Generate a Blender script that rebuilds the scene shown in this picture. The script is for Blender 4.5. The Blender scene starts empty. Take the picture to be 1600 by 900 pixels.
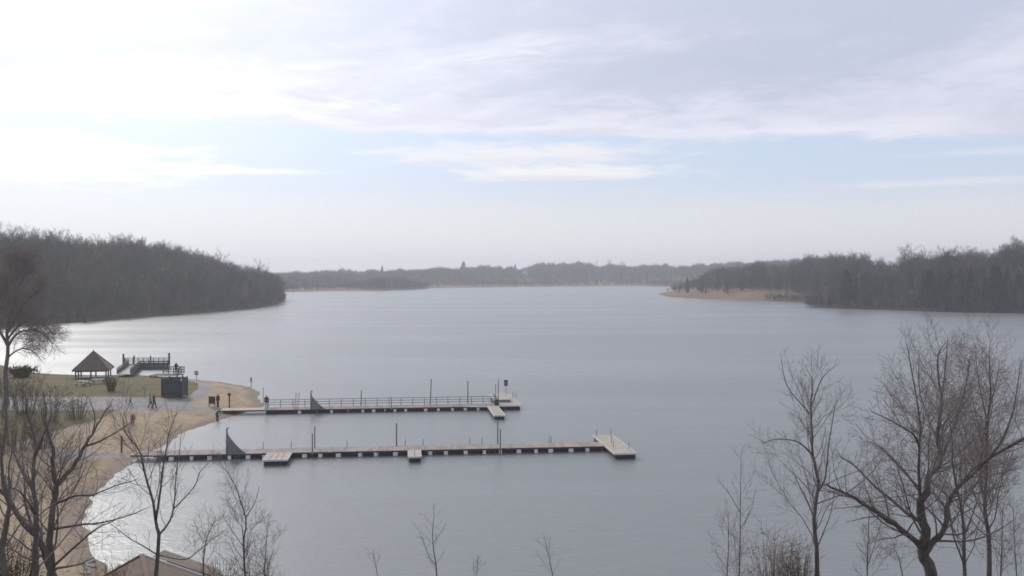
import bpy, bmesh, math, random
import numpy as np
from mathutils import Vector, Matrix

# ------------------------------------------------------------------ basics
scene = bpy.context.scene
COL = scene.collection
F, CX, HY, H = 1500.0, 800.0, 428.0, 18.0       # focal (px of a 1600 px wide photo), centre, horizon row, eye height


def P(px, py, d):
    """a measured photo position at distance d, in metres"""
    return Vector(((px - CX) * d / F, d, H + (HY - py) * d / F))


def smooth(t, a, b):
    t = np.clip((t - a) / (b - a), 0, 1)
    return t * t * (3 - 2 * t)


# ------------------------------------------------------------------ materials
class NT:
    def __init__(s, tree):
        s.t = tree

    def n(s, kind, **kw):
        nd = s.t.nodes.new(kind)
        for k, v in kw.items():
            setattr(nd, k, v)
        return nd

    def link(s, a, b):
        s.t.links.new(a, b)

    def put(s, sock, v):
        if hasattr(v, 'links'):
            s.link(v, sock)
        else:
            sock.default_value = v

    def m(s, op, a, b=0.0, c=0.0, clamp=False):
        nd = s.n('ShaderNodeMath', operation=op, use_clamp=clamp)
        s.put(nd.inputs[0], a)
        s.put(nd.inputs[1], b)
        s.put(nd.inputs[2], c)
        return nd.outputs[0]

    def ss(s, v, a, b):
        nd = s.n('ShaderNodeMapRange', interpolation_type='SMOOTHSTEP')
        s.put(nd.inputs['Value'], v)
        nd.inputs['From Min'].default_value = a
        nd.inputs['From Max'].default_value = b
        return nd.outputs[0]

    def mix(s, f, a, b):
        nd = s.n('ShaderNodeMix', data_type='RGBA', clamp_factor=True)
        s.put(nd.inputs[0], f)
        s.put(nd.inputs[6], a if hasattr(a, 'links') else (*a, 1))
        s.put(nd.inputs[7], b if hasattr(b, 'links') else (*b, 1))
        return nd.outputs[2]

    def noise(s, vec, scale, detail=4.0, rough=0.55, dist=0.0):
        nd = s.n('ShaderNodeTexNoise')
        s.link(vec, nd.inputs['Vector'])
        nd.inputs['Scale'].default_value = scale
        nd.inputs['Detail'].default_value = detail
        nd.inputs['Roughness'].default_value = rough
        nd.inputs['Distortion'].default_value = dist
        return nd.outputs['Fac']

    def xyz(s, x, y, z):
        nd = s.n('ShaderNodeCombineXYZ')
        s.put(nd.inputs[0], x)
        s.put(nd.inputs[1], y)
        s.put(nd.inputs[2], z)
        return nd.outputs[0]


def new_mat(name):
    m = bpy.data.materials.new(name)
    m.use_nodes = True
    t = NT(m.node_tree)
    b = m.node_tree.nodes['Principled BSDF']
    return m, t, b


MATS = {}


def mat(name, c1, c2=None, rough=0.8, scale=3.0, metal=0.0, stretch=(1, 1, 1), bump=0.0, spec=0.3, perobj=0.0):
    if name in MATS:
        return MATS[name]
    m, t, b = new_mat(name)
    c2 = c2 or tuple(x * 0.72 for x in c1)
    co = t.n('ShaderNodeTexCoord').outputs['Object']
    mp = t.n('ShaderNodeMapping')
    mp.inputs['Scale'].default_value = stretch
    t.link(co, mp.inputs['Vector'])
    f1 = t.noise(mp.outputs[0], scale, 5, 0.6)
    f2 = t.noise(mp.outputs[0], scale * 7.3, 3, 0.6)
    f = t.m('ADD', t.m('MULTIPLY', f1, 0.65), t.m('MULTIPLY', f2, 0.35))
    f = t.ss(f, 0.36, 0.64)
    colr = t.mix(f, c1, c2)
    if perobj:
        oi = t.n('ShaderNodeObjectInfo').outputs['Random']
        g = t.m('ADD', 1 - perobj, t.m('MULTIPLY', oi, 2 * perobj))
        vm = t.n('ShaderNodeVectorMath', operation='SCALE')
        t.link(colr, vm.inputs[0])
        t.link(g, vm.inputs['Scale'])
        colr = vm.outputs[0]
    t.link(colr, b.inputs['Base Color'])
    b.inputs['Roughness'].default_value = rough
    b.inputs['Metallic'].default_value = metal
    b.inputs['Specular IOR Level'].default_value = spec
    if bump:
        bp = t.n('ShaderNodeBump')
        bp.inputs['Strength'].default_value = bump
        bp.inputs['Distance'].default_value = 0.02
        t.link(f2, bp.inputs['Height'])
        t.link(bp.outputs[0], b.inputs['Normal'])
    MATS[name] = m
    return m


BARK = mat('bark', (0.19, 0.168, 0.15), (0.105, 0.092, 0.083), 0.95, 2.0, stretch=(3, 3, 0.6), spec=0.1)
TWIG = mat('twig', (0.27, 0.225, 0.205), (0.185, 0.152, 0.14), 0.95, 1.5, spec=0.1)
FARTRUNK = mat('far_trunk', (0.125, 0.112, 0.096), (0.075, 0.067, 0.058), 0.95, 0.15, spec=0.05, perobj=0.6)
FARBARK = mat('far_bark', (0.078, 0.071, 0.057), (0.047, 0.044, 0.036), 0.95, 0.15, spec=0.05, perobj=0.45)
CEDAR = mat('cedar_needles', (0.036, 0.043, 0.024), (0.062, 0.062, 0.036), 0.95, 0.6, spec=0.05, perobj=0.35)
BRUSH = mat('dry_brush', (0.17, 0.125, 0.085), (0.10, 0.075, 0.055), 0.95, 1.2, spec=0.05)
RUSTBRUSH = mat('russet_brush', (0.27, 0.18, 0.13), (0.18, 0.125, 0.095), 0.95, 1.2, spec=0.05)
DECK = mat('weathered_decking', (0.39, 0.325, 0.27), (0.24, 0.21, 0.185), 0.85, 1.0, stretch=(2.2, 0.35, 1), spec=0.2)
PALEDECK = mat('pale_decking', (0.50, 0.455, 0.38), (0.31, 0.28, 0.235), 0.85, 1.5, stretch=(0.35, 2.2, 1), spec=0.2)
PALETRIM = mat('pale_trim', (0.66, 0.65, 0.62), (0.52, 0.51, 0.48), 0.7, 2.0)
FLOATDARK = mat('dark_float', (0.05, 0.05, 0.052), (0.03, 0.03, 0.032), 0.7, 2.0)
GAPBRIGHT = mat('bright_water_gap', (0.80, 0.81, 0.81), (0.66, 0.67, 0.67), 0.6, 2.0)  # bright water seen between the floats, put in as a pale colour
GALV = mat('galvanised_steel', (0.34, 0.35, 0.36), (0.24, 0.25, 0.26), 0.5, 3.0, metal=0.6)
RUSTPOLE = mat('brown_steel', (0.16, 0.14, 0.125), (0.09, 0.08, 0.075), 0.7, 3.0)
RAILM = mat('dull_rail', (0.21, 0.22, 0.225), (0.15, 0.155, 0.16), 0.6, 3.0)
FINPAINT = mat('grey_green_paint', (0.225, 0.236, 0.236), (0.165, 0.174, 0.175), 0.55, 1.2)
DARKWOOD = mat('dark_timber', (0.085, 0.08, 0.075), (0.05, 0.048, 0.046), 0.85, 2.0)
GREENWOOD = mat('grey_green_timber', (0.11, 0.125, 0.12), (0.07, 0.08, 0.08), 0.85, 2.0)
BROWNWOOD = mat('brown_timber', (0.16, 0.105, 0.065), (0.10, 0.065, 0.045), 0.85, 2.0)
PALEWOOD = mat('pale_timber', (0.50, 0.44, 0.36), (0.38, 0.33, 0.27), 0.85, 2.0)
SLATE = mat('slate_grey_paint', (0.085, 0.095, 0.11), (0.06, 0.068, 0.08), 0.7, 2.0)
SHINGLE = mat('brown_shingles', (0.15, 0.125, 0.10), (0.105, 0.088, 0.072), 0.9, 1.6, stretch=(1, 1, 4), bump=0.4)
ROOFRED = mat('red_brown_ridge', (0.20, 0.105, 0.08), (0.15, 0.08, 0.062), 0.85, 2.0)
WHITEPAINT = mat('white_paint', (0.8, 0.8, 0.78), (0.68, 0.68, 0.66), 0.6, 2.0)
BUFFWALL = mat('buff_wall', (0.34, 0.29, 0.235), (0.27, 0.23, 0.19), 0.9, 1.0)
STONE = mat('grey_stone', (0.33, 0.33, 0.34), (0.20, 0.20, 0.21), 0.9, 3.0, bump=0.5)
DARKGLASS = mat('dark_glass', (0.03, 0.035, 0.04), (0.02, 0.022, 0.025), 0.15, 1.0, spec=0.5)
SKIN = mat('skin', (0.52, 0.34, 0.26), (0.46, 0.29, 0.22), 0.6, 4.0)
EYE = mat('eye', (0.03, 0.025, 0.02), (0.02, 0.02, 0.02), 0.3, 4.0)


def cloth(name, c):
    return mat('cloth_' + name, c, tuple(x * 0.8 for x in c), 0.9, 6.0, spec=0.1)


# ------------------------------------------------------------------ mesh helpers
class MB:
    def __init__(s):
        s.v, s.f = [], []

    def add(s, vs, fs):
        o = len(s.v)
        s.v.extend([tuple(v) for v in vs])
        s.f.extend([tuple(i + o for i in f) for f in fs])
        return s

    def box(s, c, size, rot=None, taper=1.0):
        x, y, z = size[0] / 2, size[1] / 2, size[2] / 2
        vs = [Vector((a * x * (taper if k > 0 else 1), b * y * (taper if k > 0 else 1), k * z))
              for k in (-1, 1) for a, b in ((-1, -1), (1, -1), (1, 1), (-1, 1))]
        if rot is not None:
            vs = [rot @ v for v in vs]
        vs = [v + Vector(c) for v in vs]
        return s.add(vs, [(3, 2, 1, 0), (4, 5, 6, 7), (0, 1, 5, 4), (1, 2, 6, 5), (2, 3, 7, 6), (3, 0, 4, 7)])

    def tube(s, pts, radii, sides=6, caps=True):
        n = len(pts)
        vs, fs = [], []
        prev = None
        for i in range(n):
            a, b = pts[max(i - 1, 0)], pts[min(i + 1, n - 1)]
            tx, ty, tz = b[0] - a[0], b[1] - a[1], b[2] - a[2]
            L = math.sqrt(tx * tx + ty * ty + tz * tz) or 1e-6
            tx, ty, tz = tx / L, ty / L, tz / L
            if prev is None:
                ref = (1, 0, 0) if abs(tx) < 0.8 else (0, 1, 0)
            else:
                ref = prev
            dt = ref[0] * tx + ref[1] * ty + ref[2] * tz
            ux, uy, uz = ref[0] - dt * tx, ref[1] - dt * ty, ref[2] - dt * tz
            L = math.sqrt(ux * ux + uy * uy + uz * uz) or 1e-6
            ux, uy, uz = ux / L, uy / L, uz / L
            prev = (ux, uy, uz)
            wx, wy, wz = ty * uz - tz * uy, tz * ux - tx * uz, tx * uy - ty * ux
            r = radii[i]
            p = pts[i]
            for k in range(sides):
                c, q = COS[sides][k]
                vs.append((p[0] + r * (c * ux + q * wx), p[1] + r * (c * uy + q * wy), p[2] + r * (c * uz + q * wz)))
        for i in range(n - 1):
            for k in range(sides):
                k2 = (k + 1) % sides
                fs.append((i * sides + k, i * sides + k2, (i + 1) * sides + k2, (i + 1) * sides + k))
        if caps:
            fs.append(tuple(range(sides - 1, -1, -1)))
            fs.append(tuple((n - 1) * sides + k for k in range(sides)))
        o = len(s.v)
        s.v.extend(vs)
        s.f.extend([tuple(i + o for i in f) for f in fs])
        return s

    def bar(s, a, b, w, h=None):
        """rectangular bar from a to b"""
        a, b = Vector(a), Vector(b)
        h = h or w
        d = b - a
        q = d.to_track_quat('Y', 'Z').to_matrix()
        return s.box((a + b) / 2, (w, d.length, h), q)

    def cyl(s, a, b, r, r2=None, sides=10):
        return s.tube([tuple(a), tuple(b)], [r, r2 if r2 is not None else r], sides)

    def prism(s, outline, axis_vec):
        """extrude a closed 3D outline along a vector"""
        n = len(outline)
        a = [Vector(p) for p in outline]
        b = [p + Vector(axis_vec) for p in a]
        fs = [tuple(range(n - 1, -1, -1)), tuple(range(n, 2 * n))]
        for i in range(n):
            j = (i + 1) % n
            fs.append((i, j, n + j, n + i))
        return s.add(a + b, fs)

    def capsule(s, a, b, ra, rb, sides=10, sq=(1, 1)):
        a, b = Vector(a), Vector(b)
        d = (b - a)
        L = d.length or 1e-5
        t = d / L
        pts, rad = [], []
        for k in (-0.95, -0.7, -0.35):
            pts.append(a + t * ra * k)
            rad.append(ra * math.sqrt(1 - k * k))
        for k in (0.0, 0.5, 1.0):
            pts.append(a.lerp(b, k))
            rad.append(ra + (rb - ra) * k)
        for k in (0.35, 0.7, 0.95):
            pts.append(b + t * rb * k)
            rad.append(rb * math.sqrt(1 - k * k))
        return s.tube([tuple(p) for p in pts], rad, sides)

    def build(s, name, m, parent=None, loc=None, smooth_shade=False):
        me = bpy.data.meshes.new(name)
        me.from_pydata(s.v, [], s.f)
        me.materials.append(m)
        if smooth_shade:
            me.polygons.foreach_set('use_smooth', [True] * len(me.polygons))
        me.update()
        o = bpy.data.objects.new(name, me)
        COL.objects.link(o)
        if parent is not None:
            o.parent = parent
        if loc is not None:
            o.location = loc
        return o


COS = {n: [(math.cos(2 * math.pi * k / n), math.sin(2 * math.pi * k / n)) for k in range(n)] for n in (3, 4, 5, 6, 8, 10, 12, 16)}


def tag(o, label=None, cat=None, group=None, kind=None):
    if label:
        o['label'] = label
    if cat:
        o['category'] = cat
    if group:
        o['group'] = group
    if kind:
        o['kind'] = kind
    return o


def empty(name, loc, label, cat, group=None, rz=0.0):
    o = bpy.data.objects.new(name, None)
    o.empty_display_size = 0.3
    COL.objects.link(o)
    o.location = loc
    o.rotation_euler = (0, 0, rz)
    return tag(o, label, cat, group)


# ------------------------------------------------------------------ the lake outline and the lie of the land
def w0(px, py):
    d = H * F / (py - HY)
    return ((px - CX) * d / F, d)


shore_px_a = [(185, 905), (160, 880), (143, 850), (135, 822), (137, 800), (147, 776), (165, 755), (190, 735), (215, 718), (260, 692),
              (300, 672), (345, 656), (380, 646), (400, 640), (412, 634), (407, 625), (403, 613), (392, 606), (360, 599),
              (330, 595.5), (300, 592), (283, 590), (240, 587), (190, 586), (120, 586), (60, 583), (30, 579), (0, 570), (-60, 550),
              (-130, 534), (-140, 527), (-80, 520), (0, 513), (70, 507), (150, 502), (250, 494), (330, 488), (400, 482),
              (432, 476), (446, 471), (442, 466), (425, 462), (405, 459), (425, 456.5), (520, 455), (600, 454), (662, 452.2), (676, 450),
              (760, 449.2), (835, 448), (900, 447.3), (1000, 447), (1060, 448.5), (1060, 453), (1036, 457), (1028, 460), (1045, 464),
              (1080, 466), (1130, 468.5), (1200, 470.5), (1260, 473), (1285, 476), (1255, 479.5), (1300, 482), (1400, 485),
              (1480, 488), (1600, 490), (1800, 498)]
LAKE = [w0(*p) for p in shore_px_a] + [(310, 300), (260, 160), (130, 70), (80, 52), (40, 49), (10, 48), (-10, 50), (-18, 53)]
LAKE = np.array(LAKE)


def lake_dist(x, y):
    """signed distance to the shoreline, positive on land"""
    x = np.asarray(x, float)
    y = np.asarray(y, float)
    best = np.full(x.shape, 1e18)
    inside = np.zeros(x.shape, bool)
    n = len(LAKE)
    for i in range(n):
        ax, ay = LAKE[i]
        bx, by = LAKE[(i + 1) % n]
        ex, ey = bx - ax, by - ay
        wx, wy = x - ax, y - ay
        t = np.clip((wx * ex + wy * ey) / (ex * ex + ey * ey), 0, 1)
        best = np.minimum(best, (wx - t * ex) ** 2 + (wy - t * ey) ** 2)
        c = (ay > y) != (by > y)
        with np.errstate(divide='ignore', invalid='ignore'):
            xi = (bx - ax) * (y - ay) / (by - ay if by != ay else 1e-9) + ax
        inside ^= c & (x < xi)
    d = np.sqrt(best)
    wob = 0.30 * np.sin(x * 0.55 + 0.8 * np.sin(y * 0.23)) * np.sin(y * 0.41 + 1.1) + 0.22 * np.sin(x * 1.7 + y * 0.9) * np.sin(y * 1.3 - x * 0.6)
    return np.where(inside, -d, d) + wob * np.clip((260 - y) / 60, 0, 1)


TREE_H = 17.0


def ridge(px, tab):
    a = np.array(tab, float)
    top = H + a[:, 2] * (HY - a[:, 1]) / F - TREE_H
    return np.interp(px, a[:, 0], np.maximum(top, 0.5))


# photo column, skyline row, distance of the ridge
LEFT_TAB = [(-200, 352, 400), (0, 366, 400), (70, 362, 410), (110, 362, 420), (160, 368, 430), (210, 366, 450), (270, 376, 480), (320, 381, 510), (360, 390, 540), (400, 400, 570), (425, 410, 590), (450, 421, 600)]
RIGHT_TAB = [(1030, 420, 930), (1100, 412, 850), (1200, 412, 760), (1250, 403, 680), (1300, 396, 640), (1350, 394, 600), (1400, 394, 580), (1450, 394, 570), (1500, 395, 560), (1550, 384, 550), (1600, 376, 540), (1800, 366, 520)]
FAR_TAB = [(380, 422, 1500), (520, 419, 1550), (600, 419, 1550), (660, 417, 1600), (720, 416, 1600), (800, 416, 1650), (870, 411, 1700), (950, 412, 1700), (1000, 414, 1700), (1060, 412, 1700), (1150, 410, 1700), (1300, 405, 1700)]


def land(x, y):
    x = np.asarray(x, float)
    y = np.asarray(y, float)
    s = lake_dist(x, y)
    sp = np.maximum(s, 0)
    yy = np.maximum(y, 1.0)
    px = CX + F * x / yy
    base = np.where(s > 0, 1.5 * (1 - np.exp(-sp / 14)), np.maximum(s * 0.12, -5))
    bank = 0.43 * np.maximum(42 - y, 0) * smooth(sp, 1, 14)
    h = np.minimum(base + bank, 13.0)
    wl = smooth(y, 230, 330) * (1 - smooth(px, 470, 520)) * (1 - smooth(y, 800, 950))
    h = h + wl * ridge(px, LEFT_TAB) * smooth(sp, 4, 85)
    wr = smooth(px, 950, 1030) * smooth(y, 300, 400) * (1 - smooth(y, 1000, 1300))
    h = h + wr * ridge(px, RIGHT_TAB) * smooth(sp, 6, 95)
    wf = smooth(y, 1000, 1300)
    h = h + wf * ridge(px, FAR_TAB) * smooth(sp, 10, 260)
    spit = smooth(px, 1015, 1045) * (1 - smooth(px, 1225, 1265)) * smooth(y, 560, 620) * (1 - smooth(y, 900, 1000))
    h = h + 3.4 * spit * (smooth(sp, 0.5, 36) - smooth(sp, 44, 115))
    roll = np.sin(x * 0.021 + 1.3) * np.sin(y * 0.017) * 1.6 + np.sin(x * 0.05 + y * 0.03) * 0.7
    h = h + roll * smooth(sp, 25, 90) * (wl + wr + wf).clip(0, 1)
    small = np.sin(x * 0.9 + y * 0.31) * np.sin(y * 0.7 - x * 0.4) * 0.04
    return h + small * (s > 1), s


_DD = np.exp(np.linspace(math.log(30), math.log(2600), 2600))


def hit(px, py):
    """where the line of sight through a photo position meets the ground (or the water)"""
    x = (px - CX) * _DD / F
    z = H + (HY - py) * _DD / F
    h, s = land(x, _DD)
    h = np.maximum(h, 0.0)
    i = int(np.argmax(h >= z)) if (h >= z).any() else len(_DD) - 1
    i = max(i, 1)
    a, b = (z - h)[i - 1], (z - h)[i]
    t = a / (a - b) if a != b else 0
    d = _DD[i - 1] + t * (_DD[i] - _DD[i - 1])
    xx = (px - CX) * d / F
    return Vector((xx, d, float(np.maximum(land(np.array([xx]), np.array([d]))[0][0], 0))))


def gz(x, y):
    return float(land(np.array([x]), np.array([y]))[0][0])


# ------------------------------------------------------------------ ground sheet, split by what covers it
def inpoly(px, py, poly):
    r = np.zeros(px.shape, bool)
    n = len(poly)
    for i in range(n):
        ax, ay = poly[i]
        bx, by = poly[(i + 1) % n]
        c = (ay > py) != (by > py)
        xi = (bx - ax) * (py - ay) / ((by - ay) or 1e-9) + ax
        r ^= c & (px < xi)
    return r


LAWN_A = [(-200, 560), (0, 560), (60, 570), (190, 580), (240, 585), (300, 596), (309, 598.5), (311, 606), (298, 617), (284, 625), (240, 621), (150, 620), (-200, 621)]
LAWN_B = [(-200, 641), (182, 641), (150, 657), (118, 664), (60, 682), (0, 700), (-200, 760)]
PATH_A = [(-200, 620.9), (150, 619.9), (240, 620.9), (284, 624.9), (298, 616.9), (311, 605.9), (309, 598.4), (299, 595.4), (320, 598), (330, 604), (331, 609), (322, 618), (300, 628),
          (290, 634), (345, 637), (352, 641), (300, 642), (240, 641.1), (-200, 641.1)]
PATH_B = [(150, 657), (118, 664), (60, 682), (0, 700), (-200, 760), (-200, 766), (0, 705), (60, 686.5), (118, 667.5), (150, 659)]
PATH_C = [(60, 706), (130, 703), (186, 710), (216, 711), (240, 710), (238, 719), (200, 716), (150, 715), (100, 713)]


def build_ground():
    rs = np.concatenate([np.exp(np.arange(math.log(2.0), math.log(44), 0.04)), np.exp(np.arange(math.log(44), math.log(185), 0.0045)),
                         np.exp(np.arange(math.log(185), math.log(3500), 0.014))])
    az = np.concatenate([np.arange(-180, -36, 4.0), np.arange(-36, -12, 0.1), np.arange(-12, 34, 0.4), np.arange(34, 180.1, 4.0)])
    R, A = np.meshgrid(rs, np.radians(az), indexing='ij')
    X, Y = R * np.sin(A), R * np.cos(A)
    Z, S = land(X.ravel(), Y.ravel())
    nr, na = X.shape
    X, Y = X.ravel(), Y.ravel()
    co = np.stack([X, Y, Z], 1)
    i = np.arange(nr - 1)[:, None] * na + np.arange(na - 1)[None, :]
    fc = np.stack([i, i + 1, i + na + 1, i + na], -1).reshape(-1, 4)
    fc = fc[:, ::-1]
    cen = co[fc].mean(1)
    yy = np.maximum(cen[:, 1], 0.5)
    px = CX + F * cen[:, 0] / yy
    py = HY + F * (H - cen[:, 2]) / yy
    near = (cen[:, 1] > 40) & (cen[:, 1] < 240)
    sf = S[fc].mean(1)
    cls = np.zeros(len(fc), int)
    beach = near & (px < 470) & (sf > -12) & (cen[:, 1] > 46)
    cls[beach] = 1
    cls[near & inpoly(px, py, LAWN_A)] = 2
    cls[near & inpoly(px, py, LAWN_B)] = 2
    cls[near & (cen[:, 1] > 165) & (px < 190) & (sf > 0.6)] = 2
    for pl in (PATH_A, PATH_B, PATH_C):
        cls[near & inpoly(px, py, pl)] = 3
    cls[(cls == 3) & (sf < 0.3)] = 1
    objs = []
    for k, nm in ((0, 'terrain'), (1, 'beach'), (2, 'lawn'), (3, 'path')):
        f = fc[cls == k]
        used, inv = np.unique(f, return_inverse=True)
        me = bpy.data.meshes.new(nm)
        me.from_pydata(co[used].tolist(), [], inv.reshape(-1, 4).tolist())
        at = me.attributes.new('shore', 'FLOAT', 'POINT')
        at.data.foreach_set('value', S[used].astype(np.float32))
        me.polygons.foreach_set('use_smooth', [True] * len(me.polygons))
        o = bpy.data.objects.new(nm, me)
        COL.objects.link(o)
        o['kind'] = 'structure'
        objs.append(o)
    return objs


def ground_mats():
    # woodland floor / far fields
    m, t, b = new_mat('leaf_litter_and_dry_grass')
    pos = t.n('ShaderNodeNewGeometry').outputs['Position']
    s = t.n('ShaderNodeAttribute', attribute_name='shore').outputs['Fac']
    sep = t.n('ShaderNodeSeparateXYZ')
    t.link(pos, sep.inputs[0])
    n1 = t.noise(pos, 0.02, 5, 0.6)
    n2 = t.noise(pos, 0.25, 4, 0.6)
    litter = t.mix(n2, (0.075, 0.06, 0.048), (0.12, 0.095, 0.075))
    dry = t.mix(t.ss(n1, 0.35, 0.65), (0.25, 0.135, 0.068), (0.165, 0.112, 0.068))
    dry = t.mix(t.ss(n2, 0.45, 0.75), dry, (0.17, 0.14, 0.10))
    far = t.ss(sep.outputs[1], 620, 760)
    fld = t.m('MULTIPLY', far, t.ss(t.m('ADD', s, t.m('MULTIPLY', n1, -120)), 130, 40))
    rightshore = t.m('MULTIPLY', t.ss(sep.outputs[1], 560, 640), t.ss(s, 46, 32))
    fld = t.m('MAXIMUM', fld, rightshore)
    c = t.mix(fld, litter, dry)
    c = t.mix(t.ss(s, 1.0, -0.2), c, (0.07, 0.06, 0.05))
    t.link(c, b.inputs['Base Color'])
    b.inputs['Roughness'].default_value = 0.95
    b.inputs['Specular IOR Level'].default_value = 0.1
    g0 = m
    # sand
    m, t, b = new_mat('beach_sand')
    pos = t.n('ShaderNodeNewGeometry').outputs['Position']
    s = t.n('ShaderNodeAttribute', attribute_name='shore').outputs['Fac']
    n1 = t.noise(pos, 0.16, 6, 0.62)
    n2 = t.noise(pos, 1.7, 5, 0.65)
    n3 = t.noise(pos, 0.5, 4, 0.6, 1.5)
    c = t.mix(t.ss(n1, 0.33, 0.67), (0.37, 0.285, 0.185), (0.285, 0.225, 0.148))
    c = t.mix(t.m('MULTIPLY', t.ss(n2, 0.5, 0.72), 0.55), c, (0.22, 0.165, 0.105))
    c = t.mix(t.m('MULTIPLY', t.ss(n3, 0.56, 0.7), 0.35), c, (0.26, 0.22, 0.11))
    sw = t.m('ADD', s, t.m('MULTIPLY', t.m('SUBTRACT', n3, 0.5), 2.2))
    wet = t.ss(sw, 2.2, 0.9)
    c = t.mix(t.m('MULTIPLY', wet, 0.92), c, (0.135, 0.092, 0.06))
    deb = t.m('MULTIPLY', t.m('MULTIPLY', t.ss(sw, 2.6, 3.4), t.ss(sw, 4.6, 3.6)), t.ss(n2, 0.45, 0.6))
    c = t.mix(t.m('MULTIPLY', deb, 0.5), c, (0.11, 0.085, 0.06))
    n4 = t.noise(pos, 3.2, 3, 0.7)
    c = t.mix(t.m('MULTIPLY', t.ss(n4, 0.55, 0.68), 0.4), c, (0.19, 0.145, 0.095))
    t.link(c, b.inputs['Base Color'])
    rg = t.m('SUBTRACT', 0.95, t.m('MULTIPLY', wet, 0.25))
    t.link(rg, b.inputs['Roughness'])
    b.inputs['Specular IOR Level'].default_value = 0.15
    bp = t.n('ShaderNodeBump')
    bp.inputs['Strength'].default_value = 0.5
    bp.inputs['Distance'].default_value = 0.08
    t.link(n2, bp.inputs['Height'])
    t.link(bp.outputs[0], b.inputs['Normal'])
    g1 = m
    # winter lawn
    m, t, b = new_mat('winter_grass')
    pos = t.n('ShaderNodeNewGeometry').outputs['Position']
    n1 = t.noise(pos, 0.11, 5, 0.6)
    n2 = t.noise(pos, 0.9, 5, 0.7)
    c = t.mix(t.ss(n1, 0.35, 0.65), (0.12, 0.106, 0.048), (0.155, 0.122, 0.062))
    c = t.mix(t.m('MULTIPLY', t.ss(n2, 0.42, 0.7), 0.6), c, (0.085, 0.085, 0.045))
    t.link(c, b.inputs['Base Color'])
    b.inputs['Roughness'].default_value = 0.95
    b.inputs['Specular IOR Level'].default_value = 0.1
    g2 = m
    # worn asphalt / concrete
    m, t, b = new_mat('worn_asphalt')
    pos = t.n('ShaderNodeNewGeometry').outputs['Position']
    n1 = t.noise(pos, 0.3, 5, 0.6)
    n2 = t.noise(pos, 5.0, 4, 0.6)
    c = t.mix(t.ss(n1, 0.35, 0.65), (0.175, 0.165, 0.152), (0.225, 0.21, 0.193))
    c = t.mix(t.m('MULTIPLY', t.ss(n2, 0.5, 0.7), 0.4), c, (0.17, 0.165, 0.16))
    t.link(c, b.inputs['Base Color'])
    b.inputs['Roughness'].default_value = 0.9
    g3 = m
    return [g0, g1, g2, g3]


for o, m in zip(build_ground(), ground_mats()):
    o.data.materials.append(m)

# ------------------------------------------------------------------ water
m, t, b = new_mat('lake_water')
pos = t.n('ShaderNodeNewGeometry').outputs['Position']
mp = t.n('ShaderNodeMapping')
mp.inputs['Rotation'].default_value = (0, 0, math.radians(18))
mp.inputs['Scale'].default_value = (0.95, 1.5, 1)
t.link(pos, mp.inputs['Vector'])
r1 = t.noise(mp.outputs[0], 1.9, 3, 0.6, 0.5)
r2 = t.noise(mp.outputs[0], 0.28, 2, 0.5, 0.6)
big = t.noise(pos, 0.012, 4, 0.55, 1.0)
hgt = t.m('ADD', t.m('MULTIPLY', r1, 0.075), t.m('MULTIPLY', r2, 0.12))
bp = t.n('ShaderNodeBump')
bp.inputs['Distance'].default_value = 1.0
t.link(t.m('ADD', 0.26, t.m('MULTIPLY', t.ss(big, 0.35, 0.65), 0.42)), bp.inputs['Strength'])
t.link(hgt, bp.inputs['Height'])
t.link(bp.outputs[0], b.inputs['Normal'])
t.link(t.mix(big, (0.165, 0.178, 0.172), (0.195, 0.205, 0.199)), b.inputs['Base Color'])
mp2 = t.n('ShaderNodeMapping')
mp2.inputs['Scale'].default_value = (0.006, 0.03, 1)
t.link(pos, mp2.inputs['Vector'])
wst = t.noise(mp2.outputs[0], 1.0, 5, 0.6, 0.8)
t.link(t.m('ADD', 0.27, t.m('MULTIPLY', t.ss(wst, 0.3, 0.7), 0.08)), b.inputs['Roughness'])
b.inputs['IOR'].default_value = 1.333
b.inputs['Specular IOR Level'].default_value = 0.5
wm = m
lake = MB()
lake.add([(-760, 46, 0), (640, 46, 0), (640, 1600, 0), (-760, 1600, 0)], [(0, 1, 2, 3)])
lo = lake.build('lake', wm)
lo['kind'] = 'structure'


# ------------------------------------------------------------------ trees
def rot_about(v, axis, a):
    return Matrix.Rotation(a, 3, axis) @ v


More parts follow.
